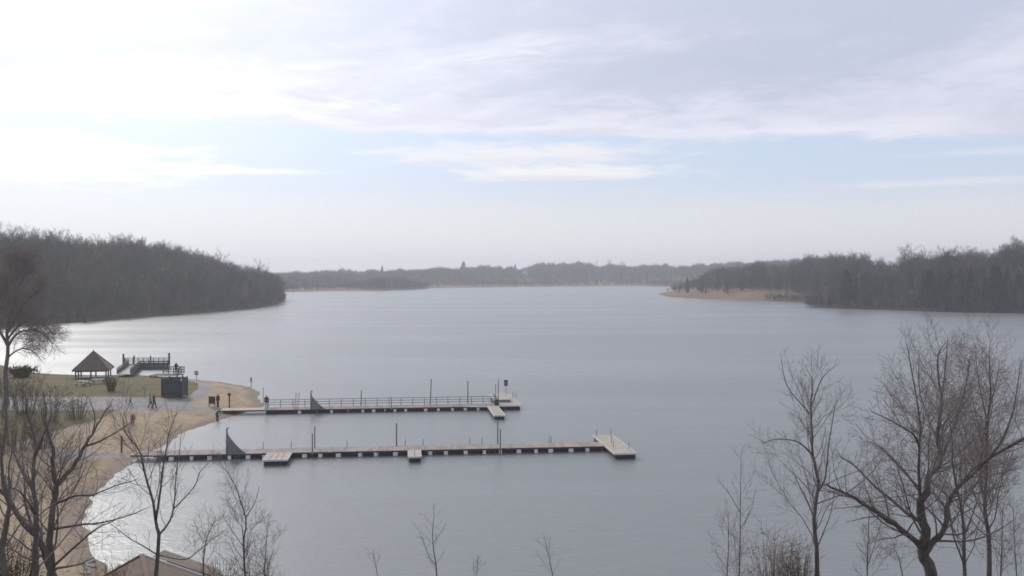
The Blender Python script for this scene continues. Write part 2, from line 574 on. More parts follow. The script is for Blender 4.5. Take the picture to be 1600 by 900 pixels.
class Grower:
    def __init__(s, seed, up=0.12, wig=0.16, sides=(6, 5, 4, 3, 3, 3), minr=0.004, ratio=0.5, dens=1.0, maxlev=4, ang=(28, 62), twigr=None):
        s.rng = random.Random(seed)
        s.up, s.wig, s.sides, s.minr, s.ratio, s.dens, s.maxlev, s.ang = up, wig, sides, minr, ratio, dens, maxlev, ang
        s.limbs, s.crown = MB(), MB()

    def limb(s, pts, r0, r1, spawn=True, tb=None, level=1, count=None, t0=0.25, frac=0.5):
        rng = s.rng
        # smooth resample
        pts = [Vector(p) for p in pts]
        out = []
        n = len(pts)
        for i in range(n - 1):
            p0, p1, p2, p3 = pts[max(i - 1, 0)], pts[i], pts[i + 1], pts[min(i + 2, n - 1)]
            for k in range(4):
                u = k / 4
                out.append(0.5 * ((2 * p1) + (p2 - p0) * u + (2 * p0 - 5 * p1 + 4 * p2 - p3) * u * u + (3 * p1 - p0 - 3 * p2 + p3) * u ** 3))
        out.append(pts[-1])
        L = sum((out[i + 1] - out[i]).length for i in range(len(out) - 1))
        ph0 = [rng.random() * 6.28 for _ in range(3)]
        for i in range(1, len(out) - 1):
            out[i] += Vector([math.sin(i * 0.9 + ph0[q]) + 0.5 * math.sin(i * 2.1 + ph0[q] * 2) for q in range(3)]) * min(0.008 * L, r0 * 0.22)
        rr = [r0 + (r1 - r0) * (i / (len(out) - 1)) ** 0.8 for i in range(len(out))]
        (tb or s.limbs).tube([tuple(p) for p in out], rr, 8 if r0 > 0.05 else 5)
        if spawn:
            s.spawn(out, rr, L, level, count, t0, frac)
            # the tip carries on as a fine leader
            d = (out[-1] - out[-2]).normalized()
            s.branch(out[-1], d, min(L * 0.06, 0.3 * s.scale) + 0.05, r1, level + 1)
        return out

    def spawn(s, pts, rr, L, level, count=None, t0=0.25, frac=None):
        rng = s.rng
        if level > s.maxlev:
            return
        n = count if count is not None else max(3 if level < 4 else 2, int(s.dens * L * (8.0 if level >= 2 else 6.0) * (1.0 if L > 1 else 1.5)))
        n = min(n, 44)
        m = len(pts) - 1
        ph = rng.random() * 6.28
        for k in range(n):
            t = t0 + (1 - t0) * (k + rng.random()) / n
            i = min(int(t * m), m - 1)
            u = t * m - i
            p = pts[i].lerp(pts[i + 1], u)
            r = rr[i] + (rr[i + 1] - rr[i]) * u
            d = (pts[i + 1] - pts[i]).normalized()
            ax = d.orthogonal().normalized()
            ph += 2.4 + rng.gauss(0, 0.4)
            ax = rot_about(ax, d, ph)
            nd = rot_about(d, ax, math.radians(rng.uniform(*s.ang)))
            nd.z += s.up
            nd.normalize()
            ln = L * (frac or s.ratio) * (1.05 - 0.72 * t) * rng.uniform(0.55, 1.25)
            s.branch(p, nd, ln, r * rng.uniform(0.26, 0.42), level + 1)

    def branch(s, p, d, L, r, level):
        rng = s.rng
        if L < 0.09 * s.scale:
            return
        r = max(r, s.minr)
        n = 6 if level <= 2 else (4 if level == 3 else 3)
        pts, rr = [p.copy()], [r]
        end = max(s.minr * 0.7, r * 0.25)
        dd = d.copy()
        for k in range(n):
            dd = dd + Vector((rng.gauss(0, s.wig), rng.gauss(0, s.wig), rng.gauss(0, s.wig) + s.up))
            dd.normalize()
            p = p + dd * (L / n)
            pts.append(p.copy())
            rr.append(r + (end - r) * (k + 1) / n)
        s.crown.tube([tuple(q) for q in pts], rr, s.sides[min(level, len(s.sides) - 1)], caps=False)
        s.spawn(pts, rr, L, level)

    scale = 1.0


# ---- far trees: bare winter trees used on the skyline and inside the woods
FARMATS = [FARBARK] + [mat('far_bark_' + n, a, b, 0.95, 0.15, spec=0.05, perobj=0.4) for n, a, b in (('warm', (0.135, 0.10, 0.07), (0.085, 0.065, 0.047)), ('dark', (0.055, 0.052, 0.043), (0.036, 0.034, 0.029)), ('pale', (0.16, 0.145, 0.12), (0.105, 0.095, 0.08)))]


def far_tree(name, seed, hgt=18.0, spread=0.5, minr=0.024, upr=0.09):
    g = Grower(seed, up=upr, wig=0.10, sides=(5, 4, 3, 3, 3, 3), minr=minr, ratio=0.52, dens=0.42, maxlev=4, ang=(30, 72))
    g.scale = 4.5
    rng = g.rng
    lean = Vector((rng.uniform(-0.5, 0.5), rng.uniform(-0.5, 0.5), 0))
    trunk = [Vector((0, 0, -1.0)), lean * 0.3 + Vector((0, 0, hgt * 0.25)), lean * 0.8 + Vector((0, 0, hgt * 0.5)), lean + Vector((0, 0, hgt * 0.8))]
    g.limb(trunk, 0.17, 0.05, count=24, t0=0.18, frac=spread * 1.2, level=0)
    mb = MB()
    mb.add(g.limbs.v, g.limbs.f)
    nl = len(mb.f)
    mb.add(g.crown.v, g.crown.f)
    o = mb.build(name, FARTRUNK)
    o.data.materials.append(FARMATS[(seed - 11) % 4])
    o.data.polygons.foreach_set('material_index', [0] * nl + [1] * (len(mb.f) - nl))
    return o


def cedar(name, seed, hgt=9.0, wid=2.2, rnd=1.0):
    rng = random.Random(seed)
    mb = MB()
    mb.tube([(0, 0, -0.5), (0.05, 0, hgt * 0.9)], [0.14, 0.03], 5)
    n = 900
    for k in range(n):
        t = rng.random() ** 0.8
        z = 0.06 * hgt + t * hgt * 0.94
        prof = (1 - t) ** (0.75 / rnd) * (0.55 + 0.45 * min(1, t * 6))
        a = rng.random() * 6.283
        lobe = 0.78 + 0.22 * math.sin(3 * a + z * 1.7 + seed) * math.cos(z * 2.3 + seed)
        r = wid * prof * lobe * (0.35 + 0.65 * math.sqrt(rng.random()))
        c = Vector((r * math.cos(a), r * math.sin(a), z + rng.uniform(-.2, .2)))
        sz = rng.uniform(0.22, 0.5)
        u = Vector((rng.gauss(0, 1), rng.gauss(0, 1), rng.gauss(0, 0.6))).normalized()
        w = u.orthogonal().normalized()
        w = rot_about(w, u, rng.random() * 6.28)
        mb.add([c - u * sz, c + w * sz * 0.5, c + u * sz, c - w * sz * 0.5], [(0, 1, 2, 3)])
    return mb.build(name, CEDAR)


def thing_at(o, px, py_top, d, label, cat, group, hgt):
    """stand a far tree on the ground so that its top reaches the measured row"""
    x = (px - CX) * d / F
    z = gz(x, d)
    top = H + (HY - py_top) * d / F
    sc = max(0.4, (top - z) / hgt)
    o.location = (x, d, z)
    o.scale = (sc, sc, sc)
    o.rotation_euler = (0, 0, (px * 0.37) % 6.28)
    return tag(o, label, cat, group)


def dup(o):
    c = o.copy()
    COL.objects.link(c)
    return c


protos = [far_tree('bare_tree', 11, spread=0.52), far_tree('bare_tree', 12, spread=0.44, upr=0.14), far_tree('bare_tree', 13, spread=0.58),
          far_tree('bare_tree', 14, spread=0.40, upr=0.16), far_tree('bare_tree', 15, spread=0.5)]
FT = 18.0
left_sky = [(22, 361, 425), (72, 356, 430), (104, 354, 440), (190, 359, 460), (216, 361, 465), (262, 373, 490), (345, 380, 545), (404, 401, 580)]
used = [False] * 5


def proto(i):
    i %= 5
    if used[i]:
        return dup(protos[i])
    used[i] = True
    return protos[i]


for i, (px, py, d) in enumerate(left_sky):
    thing_at(proto(i), px, py, d, 'tall bare tree rising above the wooded hillside on the left shore', 'tree', 'tall trees on the left skyline', FT)
right_sky = [(1300, 389, 640), (1348, 387, 610), (1412, 378, 585), (1424, 376, 590), (1446, 378, 585), (1468, 380, 580), (1486, 382, 575), (1520, 380, 565), (1540, 385, 560), (1572, 374, 555), (1590, 370, 550)]
for i, (px, py, d) in enumerate(right_sky):
    thing_at(proto(i + 2), px, py, d, 'tall bare tree rising above the dark wood on the right shore', 'tree', 'tall trees on the right skyline', FT)
far_sky = [(533, 414, 1600), (866, 405, 1720), (905, 407, 1720), (932, 404, 1730), (952, 404, 1730), (972, 405, 1730)]
for i, (px, py, d) in enumerate(far_sky):
    thing_at(proto(i), px, py, d, 'round bare crown standing above the far treeline across the lake', 'tree', 'crowns above the far treeline', FT)

ced = [cedar('cedar_tree', 5), cedar('cedar_tree', 6, rnd=1.6, wid=2.9), cedar('cedar_tree', 7, wid=1.8)]
cused = [False] * 3


def cproto(i):
    i %= 3
    if cused[i]:
        return dup(ced[i])
    cused[i] = True
    return ced[i]


rr_ = random.Random(4)
for i, px in enumerate([1074, 1092, 1097, 1103, 1121, 1131, 1135, 1156, 1160, 1181, 1196, 1201, 1209, 1217, 1224, 1243]):
    sy = np.interp(px, [1045, 1080, 1130, 1200, 1260], [464, 466, 468.5, 470.5, 473])
    d = H * F / (sy - HY) + rr_.uniform(38, 62)
    thing_at(cproto(i), px, rr_.choice([434, 438, 441, 445, 448]) - (px > 1180) * 7, d, 'slim dark evergreen above the orange grass point on the right', 'tree', 'evergreens on the grassy point', 9.0)
for i, px in enumerate([1322, 1338, 1352, 1452, 1468, 1484, 1500, 1516, 1540, 1556, 1574, 1592, 1612]):
    sy = np.interp(px, [1300, 1400, 1480, 1600, 1800], [482, 485, 488, 490, 498])
    d = H * F / (sy - HY) + rr_.uniform(5, 20)
    thing_at(cproto(i + 1), px, rr_.uniform(416, 438) - (px > 1540) * 8, d, 'broad dark evergreen at the water edge of the right wood', 'tree', 'evergreens along the right shore', 9.0)
for i, (px, py, d) in enumerate([(597, 415, 1560), (724, 409, 1600), (805, 412, 1650)]):
    thing_at(cproto(i), px, py, d, 'small dark conifer poking above the far treeline', 'tree', 'conifers on the far treeline', 9.0)
for i, (px, py, d) in enumerate([(107, 488, 352), (132, 489, 354)]):
    thing_at(cproto(i + 1), px, py, d, 'low dark evergreen at the foot of the left hillside wood', 'tree', 'evergreens under the left wood', 9.0)


# ---- the woods themselves: uncountable masses, one object each
def wood(name, label, pts, scales, protos_, seed):
    rng = np.random.default_rng(seed)
    me = bpy.data.meshes.new(name)
    me.from_pydata(pts, [], [])
    n = len(pts)
    a = me.attributes.new('sc', 'FLOAT', 'POINT')
    a.data.foreach_set('value', np.array(scales, np.float32))
    a = me.attributes.new('rz', 'FLOAT', 'POINT')
    a.data.foreach_set('value', rng.uniform(0, 6.28, n).astype(np.float32))
    a = me.attributes.new('pick', 'INT', 'POINT')
    a.data.foreach_set('value', rng.integers(0, len(protos_), n).astype(np.int32))
    o = bpy.data.objects.new(name, me)
    COL.objects.link(o)
    ng = bpy.data.node_groups.new(name, 'GeometryNodeTree')
    ng.interface.new_socket('Geometry', in_out='INPUT', socket_type='NodeSocketGeometry')
    ng.interface.new_socket('Geometry', in_out='OUTPUT', socket_type='NodeSocketGeometry')
    t = NT(ng)
    gi, go = t.n('NodeGroupInput'), t.n('NodeGroupOutput')
    iop = t.n('GeometryNodeInstanceOnPoints')
    t.link(gi.outputs[0], iop.inputs['Points'])
    g2i = t.n('GeometryNodeGeometryToInstance')
    for p in reversed(protos_):
        oi = t.n('GeometryNodeObjectInfo', transform_space='ORIGINAL')
        oi.inputs['Object'].default_value = p
        t.link(oi.outputs['Geometry'], g2i.inputs[0])
    t.link(g2i.outputs[0], iop.inputs['Instance'])
    iop.inputs['Pick Instance'].default_value = True

    def attr(nm, dt):
        nd = t.n('GeometryNodeInputNamedAttribute', data_type=dt)
        nd.inputs['Name'].default_value = nm
        return nd.outputs[0]
    t.link(attr('pick', 'INT'), iop.inputs['Instance Index'])
    cx = t.n('ShaderNodeCombineXYZ')
    t.link(attr('rz', 'FLOAT'), cx.inputs[2])
    er = t.n('FunctionNodeEulerToRotation')
    t.link(cx.outputs[0], er.inputs[0])
    t.link(er.outputs[0], iop.inputs['Rotation'])
    sc = t.n('ShaderNodeCombineXYZ')
    sa = attr('sc', 'FLOAT')
    for k in range(3):
        t.link(sa, sc.inputs[k])
    t.link(sc.outputs[0], iop.inputs['Scale'])
    t.link(iop.outputs[0], go.inputs[0])
    md = o.modifiers.new('trees', 'NODES')
    md.node_group = ng
    return tag(o, label, None, None, 'stuff')


def lumpy(px):
    r = np.random.default_rng(8).uniform(-1, 1, 400)
    q = np.asarray(px) + 400
    return 0.86 + 0.17 * np.interp(q / 31, np.arange(400), r) + 0.15 * np.interp(q / 9, np.arange(400), r[::-1])


def scatter(cond, x0, x1, y0, y1, step, seed):
    rng = np.random.default_rng(seed)
    gx, gy = np.meshgrid(np.arange(x0, x1, step), np.arange(y0, y1, step))
    x = gx.ravel() + rng.uniform(-.5, .5, gx.size) * step
    y = gy.ravel() + rng.uniform(-.5, .5, gx.size) * step
    h, s = land(x, y)
    px = CX + F * x / y
    k = cond(px, y, s, h, rng)
    return x[k], y[k], h[k], s[k], px[k], rng


def mkwood(name, label, sel, size, protos_, seed):
    x, y, h, s, px, rng = sel
    sc = size(px, y, s, rng)
    return wood(name, label, np.stack([x, y, h - 0.1], 1).tolist(), sc.tolist(), protos_, seed)


mkwood('woodland', 'leafless grey wood covering the hillside along the left shore',
       scatter(lambda px, y, s, h, rng: (px > -150) & (px < 452) & (y > 300) & (y < 760) & (s > 1.5) & (s < 130) & ((s < 60) | (rng.random(len(s)) < 0.7)), -480, -120, 300, 760, 5.2, 1),
       lambda px, y, s, rng: rng.choice([.6, .72, .84, .9, .98, 1.06, 1.22], len(s)) * (0.75 + 0.25 * np.clip(s / 12, 0, 1)), protos, 1)
mkwood('woodland', 'dark leafless wood along the right shore of the lake',
       scatter(lambda px, y, s, h, rng: (px > 1040) & (px < 1760) & (y > 330) & (y < 1100) & (s > np.where(y > 585, 34, 2)) & (s < 150) & ((s < 70) | (rng.random(len(s)) < 0.6)), 90, 420, 330, 1100, 4.8, 2),
       lambda px, y, s, rng: rng.choice([.5, .64, .78, .9, 1.0, 1.18], len(s)) * (0.6 + 0.4 * np.clip(s / 25, 0, 1)) * np.interp(px, [1040, 1110, 1240], [0.4, 0.72, 1.0]) * (0.9 + 0.2 * np.sin(px * 0.06) * np.sin(px * 0.021 + 1)), protos + protos + [ced[1], ced[0]], 2)
mkwood('woodland', 'low hazy treeline along the far shore across the lake',
       scatter(lambda px, y, s, h, rng: (px > 395) & (px < 1320) & (y > 930) & (y < 2000) & (s > 8) & (s < 420) &
               (((px < 572) & (s > 12) & (rng.random(len(s)) < .8)) | (s > 110) | (rng.random(len(s)) < 0.16 + 0.25 * np.sin(px * 0.05) ** 2)), -560, 620, 930, 2000, 7.6, 3),
       lambda px, y, s, rng: lumpy(px) * rng.uniform(0.62, 1.12, len(s)) * (0.42 + 0.58 * np.clip(s / 140, 0, 1)) * np.where(px < 572, 0.8, 1.0), protos, 3)
mkwood('brush', 'low dark brush scattered over the tan bank of the far shore',
       scatter(lambda px, y, s, h, rng: (px > 395) & (px < 1100) & (y > 930) & (y < 1900) & (s > 1) & (s < 210) & (rng.random(len(s)) < 0.4 + 0.55 * (np.sin(px * 0.031 + s * 0.05) > 0.1)), -560, 420, 930, 1900, 6.0, 9),
       lambda px, y, s, rng: rng.uniform(0.2, 0.56, len(s)), protos, 9)
mkwood('woodland', 'dark bushy headland jutting into the lake below the far treeline',
       scatter(lambda px, y, s, h, rng: (px > 566) & (px < 668) & (y > 1020) & (y < 1240) & (s > 2) & (s < 90), -210, -90, 1000, 1250, 5.0, 4),
       lambda px, y, s, rng: rng.uniform(0.5, 0.85, len(s)) * np.interp(px, [566, 590, 630, 668], [0.5, 1.0, 1.0, 0.45]), protos, 4)
mkwood('brush', 'dark low brush lining the foot of the right shore wood',
       scatter(lambda px, y, s, h, rng: (px > 1180) & (px < 1760) & (y > 330) & (y < 640) & (s > 0.2) & (s < 9), 90, 420, 330, 700, 2.2, 5),
       lambda px, y, s, rng: rng.uniform(0.14, 0.34, len(s)), protos, 5)
mkwood('brush', 'grey brush and young trees over the orange grass of the right-hand point',
       scatter(lambda px, y, s, h, rng: (px > 1042) & (px < 1300) & (y > 585) & (y < 1000) & (s > 12) & (s < 60) & (rng.random(len(s)) < 0.12 + 0.6 * (s > 24)), 90, 420, 560, 1000, 3.6, 15),
       lambda px, y, s, rng: rng.uniform(0.16, 0.5, len(s)), protos, 15)
mkwood('brush', 'low grey brush lining the foot of the left hillside wood',
       scatter(lambda px, y, s, h, rng: (px > -150) & (px < 452) & (y > 300) & (y < 700) & (s > 0.2) & (s < 8), -480, -120, 300, 760, 2.2, 6),
       lambda px, y, s, rng: rng.uniform(0.14, 0.36, len(s)), protos, 6)


# ---- trees and saplings close to the camera
def near_tree(name, label, cat, group, d, trunk, r0, r1, limbs=(), seed=1, up=0.10, dens=1.0, maxlev=4, minr=0.0027, frac=0.42, t0=0.3,
              count=None, ang=(26, 62), ratio=0.55, lfrac=0.5, base_drop=None, wig=0.15, scale=1.0):
    """trunk and limbs as measured photo columns and rows at distance d (third value: metres nearer or farther)"""
    g = Grower(seed, up=up, wig=wig, minr=minr, ratio=ratio, dens=dens, maxlev=maxlev, ang=ang)
    g.scale = scale
    tp = [P(p[0], p[1], d + (p[2] if len(p) > 2 else 0)) for p in trunk]
    x, y = tp[0].x, tp[0].y
    zg = gz(x, y)
    if tp[0].z > zg:
        tp = [Vector((x, y, zg - 0.15))] + tp
    org = Vector((tp[0].x, tp[0].y, zg))
    tp = [p - org for p in tp]
    tt0 = t0
    if trunk:
        hid = (P(trunk[0][0], 905, d) - org).length
        tot = (tp[-1] - tp[0]).length
        tt0 = max(t0, min(0.85, hid / max(tot, 0.1)))
    paths = [g.limb(tp, r0 * 0.9, r1 * 0.8, level=1, count=count, t0=tt0, frac=frac)]
    for pts, a, b in limbs:
        q = [P(p[0], p[1], d + (p[2] if len(p) > 2 else 0)) - org for p in pts]
        # every limb starts on the wood it grows from
        near_ = min((v for pa in paths for v in pa), key=lambda v: (v.x - q[0].x) ** 2 + (v.z - q[0].z) ** 2)
        dy = near_.y - q[0].y
        q = [v + Vector((0, dy, 0)) for v in q]
        q[0] = near_.copy()
        paths.append(g.limb(q, a * 0.8, b * 0.75, level=1, t0=0.15, frac=lfrac))
    e = empty(name, org, label, cat, group)
    g.limbs.build('trunk', BARK, e, smooth_shade=True)
    g.crown.build('branches', TWIG, e)
    return e


D = 25
near_tree('bare_tree', 'thick-trunked bare tree with wide arching limbs at the lower right', 'tree', None, D,
          [(1455, 930), (1451, 891), (1444, 855), (1442, 815), (1442, 775), (1451, 755), (1464, 725, .3), (1469, 678, .5), (1467, 615, .6), (1469, 548, .6)], 0.24, 0.02,
          [([(1444, 862), (1433, 847, -.1), (1389, 813, -.5), (1349, 787, -.8), (1313, 767, -1), (1291, 758, -1.1)], 0.12, 0.03),
           ([(1442, 828), (1431, 811, .1), (1407, 793, .5), (1375, 767, .9), (1340, 733, 1.3), (1313, 713, 1.5)], 0.075, 0.02),
           ([(1446, 868), (1455, 851, -.1), (1478, 822, -.3), (1482, 784, -.6), (1513, 744, -1), (1549, 713, -1.3), (1602, 684, -1.6)], 0.13, 0.035),
           ([(1442, 790), (1438, 760, -.3), (1438, 700, -.6), (1438, 647, -.9), (1420, 545, -1.1)], 0.075, 0.014),
           ([(1442, 775), (1420, 745, .4), (1395, 715, .9), (1360, 690, 1.3)], 0.05, 0.014),
           ([(1464, 725), (1500, 660, .9), (1515, 600, 1.3), (1522, 560, 1.5)], 0.06, 0.012),
           ([(1440, 700), (1415, 675, -1.2), (1385, 655, -1.5), (1352, 640, -1.8)], 0.045, 0.012),
           ([(1500, 757), (1530, 690, -.5), (1555, 630, -.2), (1565, 570, .2)], 0.065, 0.012),
           ([(1549, 713), (1575, 650, -1.6), (1590, 590, -1.8)], 0.05, 0.012),
           ([(1469, 650), (1490, 590, .2), (1495, 535, 0)], 0.035, 0.01),
           ([(1467, 690), (1450, 620, 1.2), (1447, 555, 1.5)], 0.035, 0.01)], seed=21, dens=0.95, up=0.06, t0=0.62, lfrac=0.55)
near_tree('bare_tree', 'slender upright bare tree left of the thick-trunked tree', 'tree', None, 24,
          [(1279, 930), (1277, 900), (1273, 811), (1278, 758), (1271, 709), (1267, 660), (1269, 615), (1267, 588)], 0.09, 0.012,
          [([(1272, 815), (1262, 785, .2), (1238, 735, .5)], 0.035, 0.01), ([(1278, 775), (1291, 744, -.2), (1296, 687, -.4), (1307, 629, -.5)], 0.04, 0.009),
           ([(1267, 651), (1258, 638, .2), (1229, 602, .4), (1220, 558, .5)], 0.03, 0.008), ([(1271, 712), (1245, 690, -.4), (1215, 686, -.8), (1196, 692, -1)], 0.03, 0.008),
           ([(1267, 640), (1285, 590, .3), (1308, 570, .4)], 0.024, 0.007), ([(1275, 850), (1295, 810, .3), (1303, 770, .5)], 0.025, 0.008)], seed=22, dens=0.8)
near_tree('sapling', 'thin bare sapling with a straight stem, tallest at the left of the right-hand trees', 'sapling', None, 24,
          [(1156, 930), (1155, 900), (1157, 800), (1158, 708)], 0.04, 0.006, [([(1156, 810), (1138, 770, .2), (1122, 750, .3)], 0.014, 0.005), ([(1156, 830), (1172, 800, -.2), (1180, 765, -.2)], 0.012, 0.005)],
          seed=23, dens=0.8, frac=0.3, maxlev=3)
near_tree('sapling', 'short bare sapling at the left end of the right-hand trees', 'sapling', None, 23, [(1135, 930), (1136, 900), (1138, 850), (1138, 805)], 0.03, 0.006, seed=24, frac=0.4, maxlev=3)
near_tree('bare_tree', 'tall slim bare tree near the right edge behind the arching limbs', 'tree', None, 27,
          [(1544, 930), (1544, 829), (1538, 775), (1544, 680), (1546, 610), (1547, 540)], 0.11, 0.01,
          [([(1540, 790), (1532, 740, .4), (1533, 690, .6), (1520, 620, .8)], 0.05, 0.01), ([(1544, 690), (1565, 640, -.3), (1578, 575, -.5)], 0.04, 0.008),
           ([(1544, 660), (1530, 600, .5), (1524, 545, .7)], 0.035, 0.008)], seed=25, dens=1.0)
near_tree('bare_tree', 'crooked slim bare tree leaning left beside the thick trunk', 'tree', None, 23,
          [(1507, 930), (1507, 838), (1496, 767), (1488, 710), (1484, 650)], 0.075, 0.012, [([(1505, 830), (1525, 790, .2), (1540, 740, .4)], 0.03, 0.01), ([(1507, 875), (1490, 835, -.2), (1478, 770, -.4)], 0.035, 0.01)], seed=26, dens=0.9)
near_tree('sapling', 'straight thin sapling at the far right bottom corner', 'sapling', None, 24, [(1590, 930), (1586, 860), (1583, 790)], 0.03, 0.006, seed=27, frac=0.4, maxlev=3)
near_tree('sapling', 'thin sapling between the tall slim tree and the corner sapling', 'sapling', None, 25, [(1563, 930), (1565, 860), (1567, 795)], 0.04, 0.008, seed=28, frac=0.45, maxlev=4)
near_tree('sapling', 'thin sapling standing under the long left limb of the thick-trunked tree', 'sapling', None, 24, [(1354, 930), (1356, 870), (1358, 795)], 0.035, 0.007, [([(1356, 880), (1370, 840), (1380, 800)], 0.014, 0.005)], seed=29, frac=0.4, maxlev=3)
near_tree('sapling', 'small twiggy sapling at the foot of the thick-trunked tree', 'sapling', None, 22, [(1412, 930), (1408, 885), (1400, 862)], 0.03, 0.008, seed=30, frac=0.7, maxlev=4, ang=(40, 85))
# left side
near_tree('bare_tree', 'forked bare tree with a heavy limb leaning right over the beach', 'tree', None, 23,
          [(75, 930), (77, 900), (81, 828), (85, 756), (84, 720, -.2), (76, 680, -.3), (72, 640, -.3)], 0.15, 0.02,
          [([(85, 760), (110, 735, .2), (127, 706, .3), (139, 686, .4), (156, 657, .5), (172, 632, .6)], 0.085, 0.015),
           ([(127, 706), (144, 695, -.1), (173, 678, -.2), (198, 662, -.3)], 0.04, 0.01), ([(83, 785), (116, 776, -.4), (144, 773, -.7), (185, 758, -1), (211, 750, -1.2)], 0.045, 0.01),
           ([(81, 828), (130, 819, .5), (162, 816, .8), (202, 805, 1), (226, 795, 1.2)], 0.045, 0.01), ([(79, 888), (127, 845, -.5), (153, 825, -.8), (176, 815, -1)], 0.045, 0.01),
           ([(139, 686), (136, 655, .2), (128, 628, .1)], 0.03, 0.01)], seed=31, dens=0.85, up=0.07)
near_tree('bare_tree', 'upright bare tree in the left corner beside the forked tree', 'tree', None, 22,
          [(50, 930), (53, 900), (58, 842), (52, 770), (55, 715), (48, 660), (40, 620)], 0.13, 0.015,
          [([(52, 770), (35, 735, .4), (20, 705, .6), (8, 670, .7)], 0.06, 0.012), ([(55, 715), (68, 680, -.4), (80, 650, -.6)], 0.04, 0.01), ([(56, 800), (30, 770, -.6), (5, 757, -.9)], 0.05, 0.012)], seed=32, dens=0.68, up=0.07)
near_tree('bare_tree', 'leaning bare tree crossing the lower left corner from right to left', 'tree', None, 24,
          [(86, 930), (75, 871), (49, 831), (17, 787), (-5, 762), (-30, 735)], 0.13, 0.04, [([(49, 831), (40, 790, .4), (36, 740, .6), (30, 690, .7)], 0.05, 0.01), ([(17, 787), (15, 735, -.3), (22, 690, -.5)], 0.05, 0.012)], seed=33, dens=0.6)
near_tree('bare_tree', 'dark bare tree at the left edge with its trunk partly out of view', 'tree', None, 20, [(8, 930), (6, 860), (12, 790), (4, 720), (8, 650)], 0.12, 0.02, seed=34, dens=0.6)
near_tree('bare_tree', 'slim bare tree with three rising stems in front of the near bay', 'tree', None, 24,
          [(244, 930), (245, 900), (247, 836), (244, 813), (231, 756), (220, 712), (199, 678), (190, 650)], 0.085, 0.01,
          [([(247, 836), (266, 813, .3), (273, 776, .4), (277, 727, .5), (283, 680, .5)], 0.045, 0.009), ([(245, 813), (251, 761, -.3), (257, 718, -.4), (263, 683, -.5), (276, 645, -.5)], 0.045, 0.009),
           ([(270, 800), (295, 767, .6), (306, 741, .7), (326, 722, .8)], 0.026, 0.008), ([(245, 868), (219, 851, -.4), (199, 839, -.6), (173, 819, -.8)], 0.026, 0.008),
           ([(246, 871), (289, 874, .4), (318, 854, .6), (352, 828, .8)], 0.024, 0.007)], seed=35, dens=0.75, t0=0.55)
near_tree('sapling', 'bare sapling with a forked top right of the three-stemmed tree', 'sapling', None, 24,
          [(384, 930), (383, 900), (381, 842), (384, 810), (367, 758), (347, 728)], 0.05, 0.008, [([(384, 808), (399, 784, .2), (404, 765, .3)], 0.018, 0.006), ([(382, 850), (360, 825, .2), (345, 800, .4)], 0.016, 0.006)], seed=36, dens=1.0, maxlev=4)
near_tree('sapling', 'twiggy bare sapling between the three-stemmed tree and the forked sapling', 'sapling', None, 23, [(322, 930), (318, 880), (322, 845), (335, 815)], 0.035, 0.008, seed=37, dens=1.0, maxlev=4, frac=0.5)
near_tree('sapling', 'low bare sapling right beside the forked-top sapling', 'sapling', None, 24, [(412, 930), (414, 880), (418, 825)], 0.03, 0.007, seed=38, dens=1.0, maxlev=3, frac=0.5)
near_tree('sapling', 'lone thin sapling at the bottom edge left of the photo centre', 'sapling', None, 24, [(683, 930), (681, 885), (676, 838), (678, 800)], 0.035, 0.006, [([(681, 890), (668, 865), (660, 838)], 0.013, 0.005), ([(678, 850), (690, 830), (697, 818)], 0.01, 0.004)], seed=39, frac=0.35, maxlev=3, dens=0.55)
near_tree('sapling', 'lone thin sapling at the bottom edge right of the photo centre', 'sapling', None, 24, [(866, 930), (862, 890), (851, 842)], 0.03, 0.006, seed=40, frac=0.4, maxlev=3, dens=0.7)
near_tree('sapling', 'tiny sapling tip at the bottom edge left of the lone thin sapling', 'sapling', None, 24, [(592, 930), (588, 890), (584, 868)], 0.02, 0.005, seed=41, frac=0.4, maxlev=2, dens=0.6)
near_tree('sapling', 'tiny pair-stemmed sapling tip between the two lone saplings', 'sapling', None, 24, [(745, 930), (745, 900), (746, 877)], 0.018, 0.005, [([(744, 920), (741, 895), (740, 880)], 0.012, 0.005)], seed=42, frac=0.3, maxlev=2)


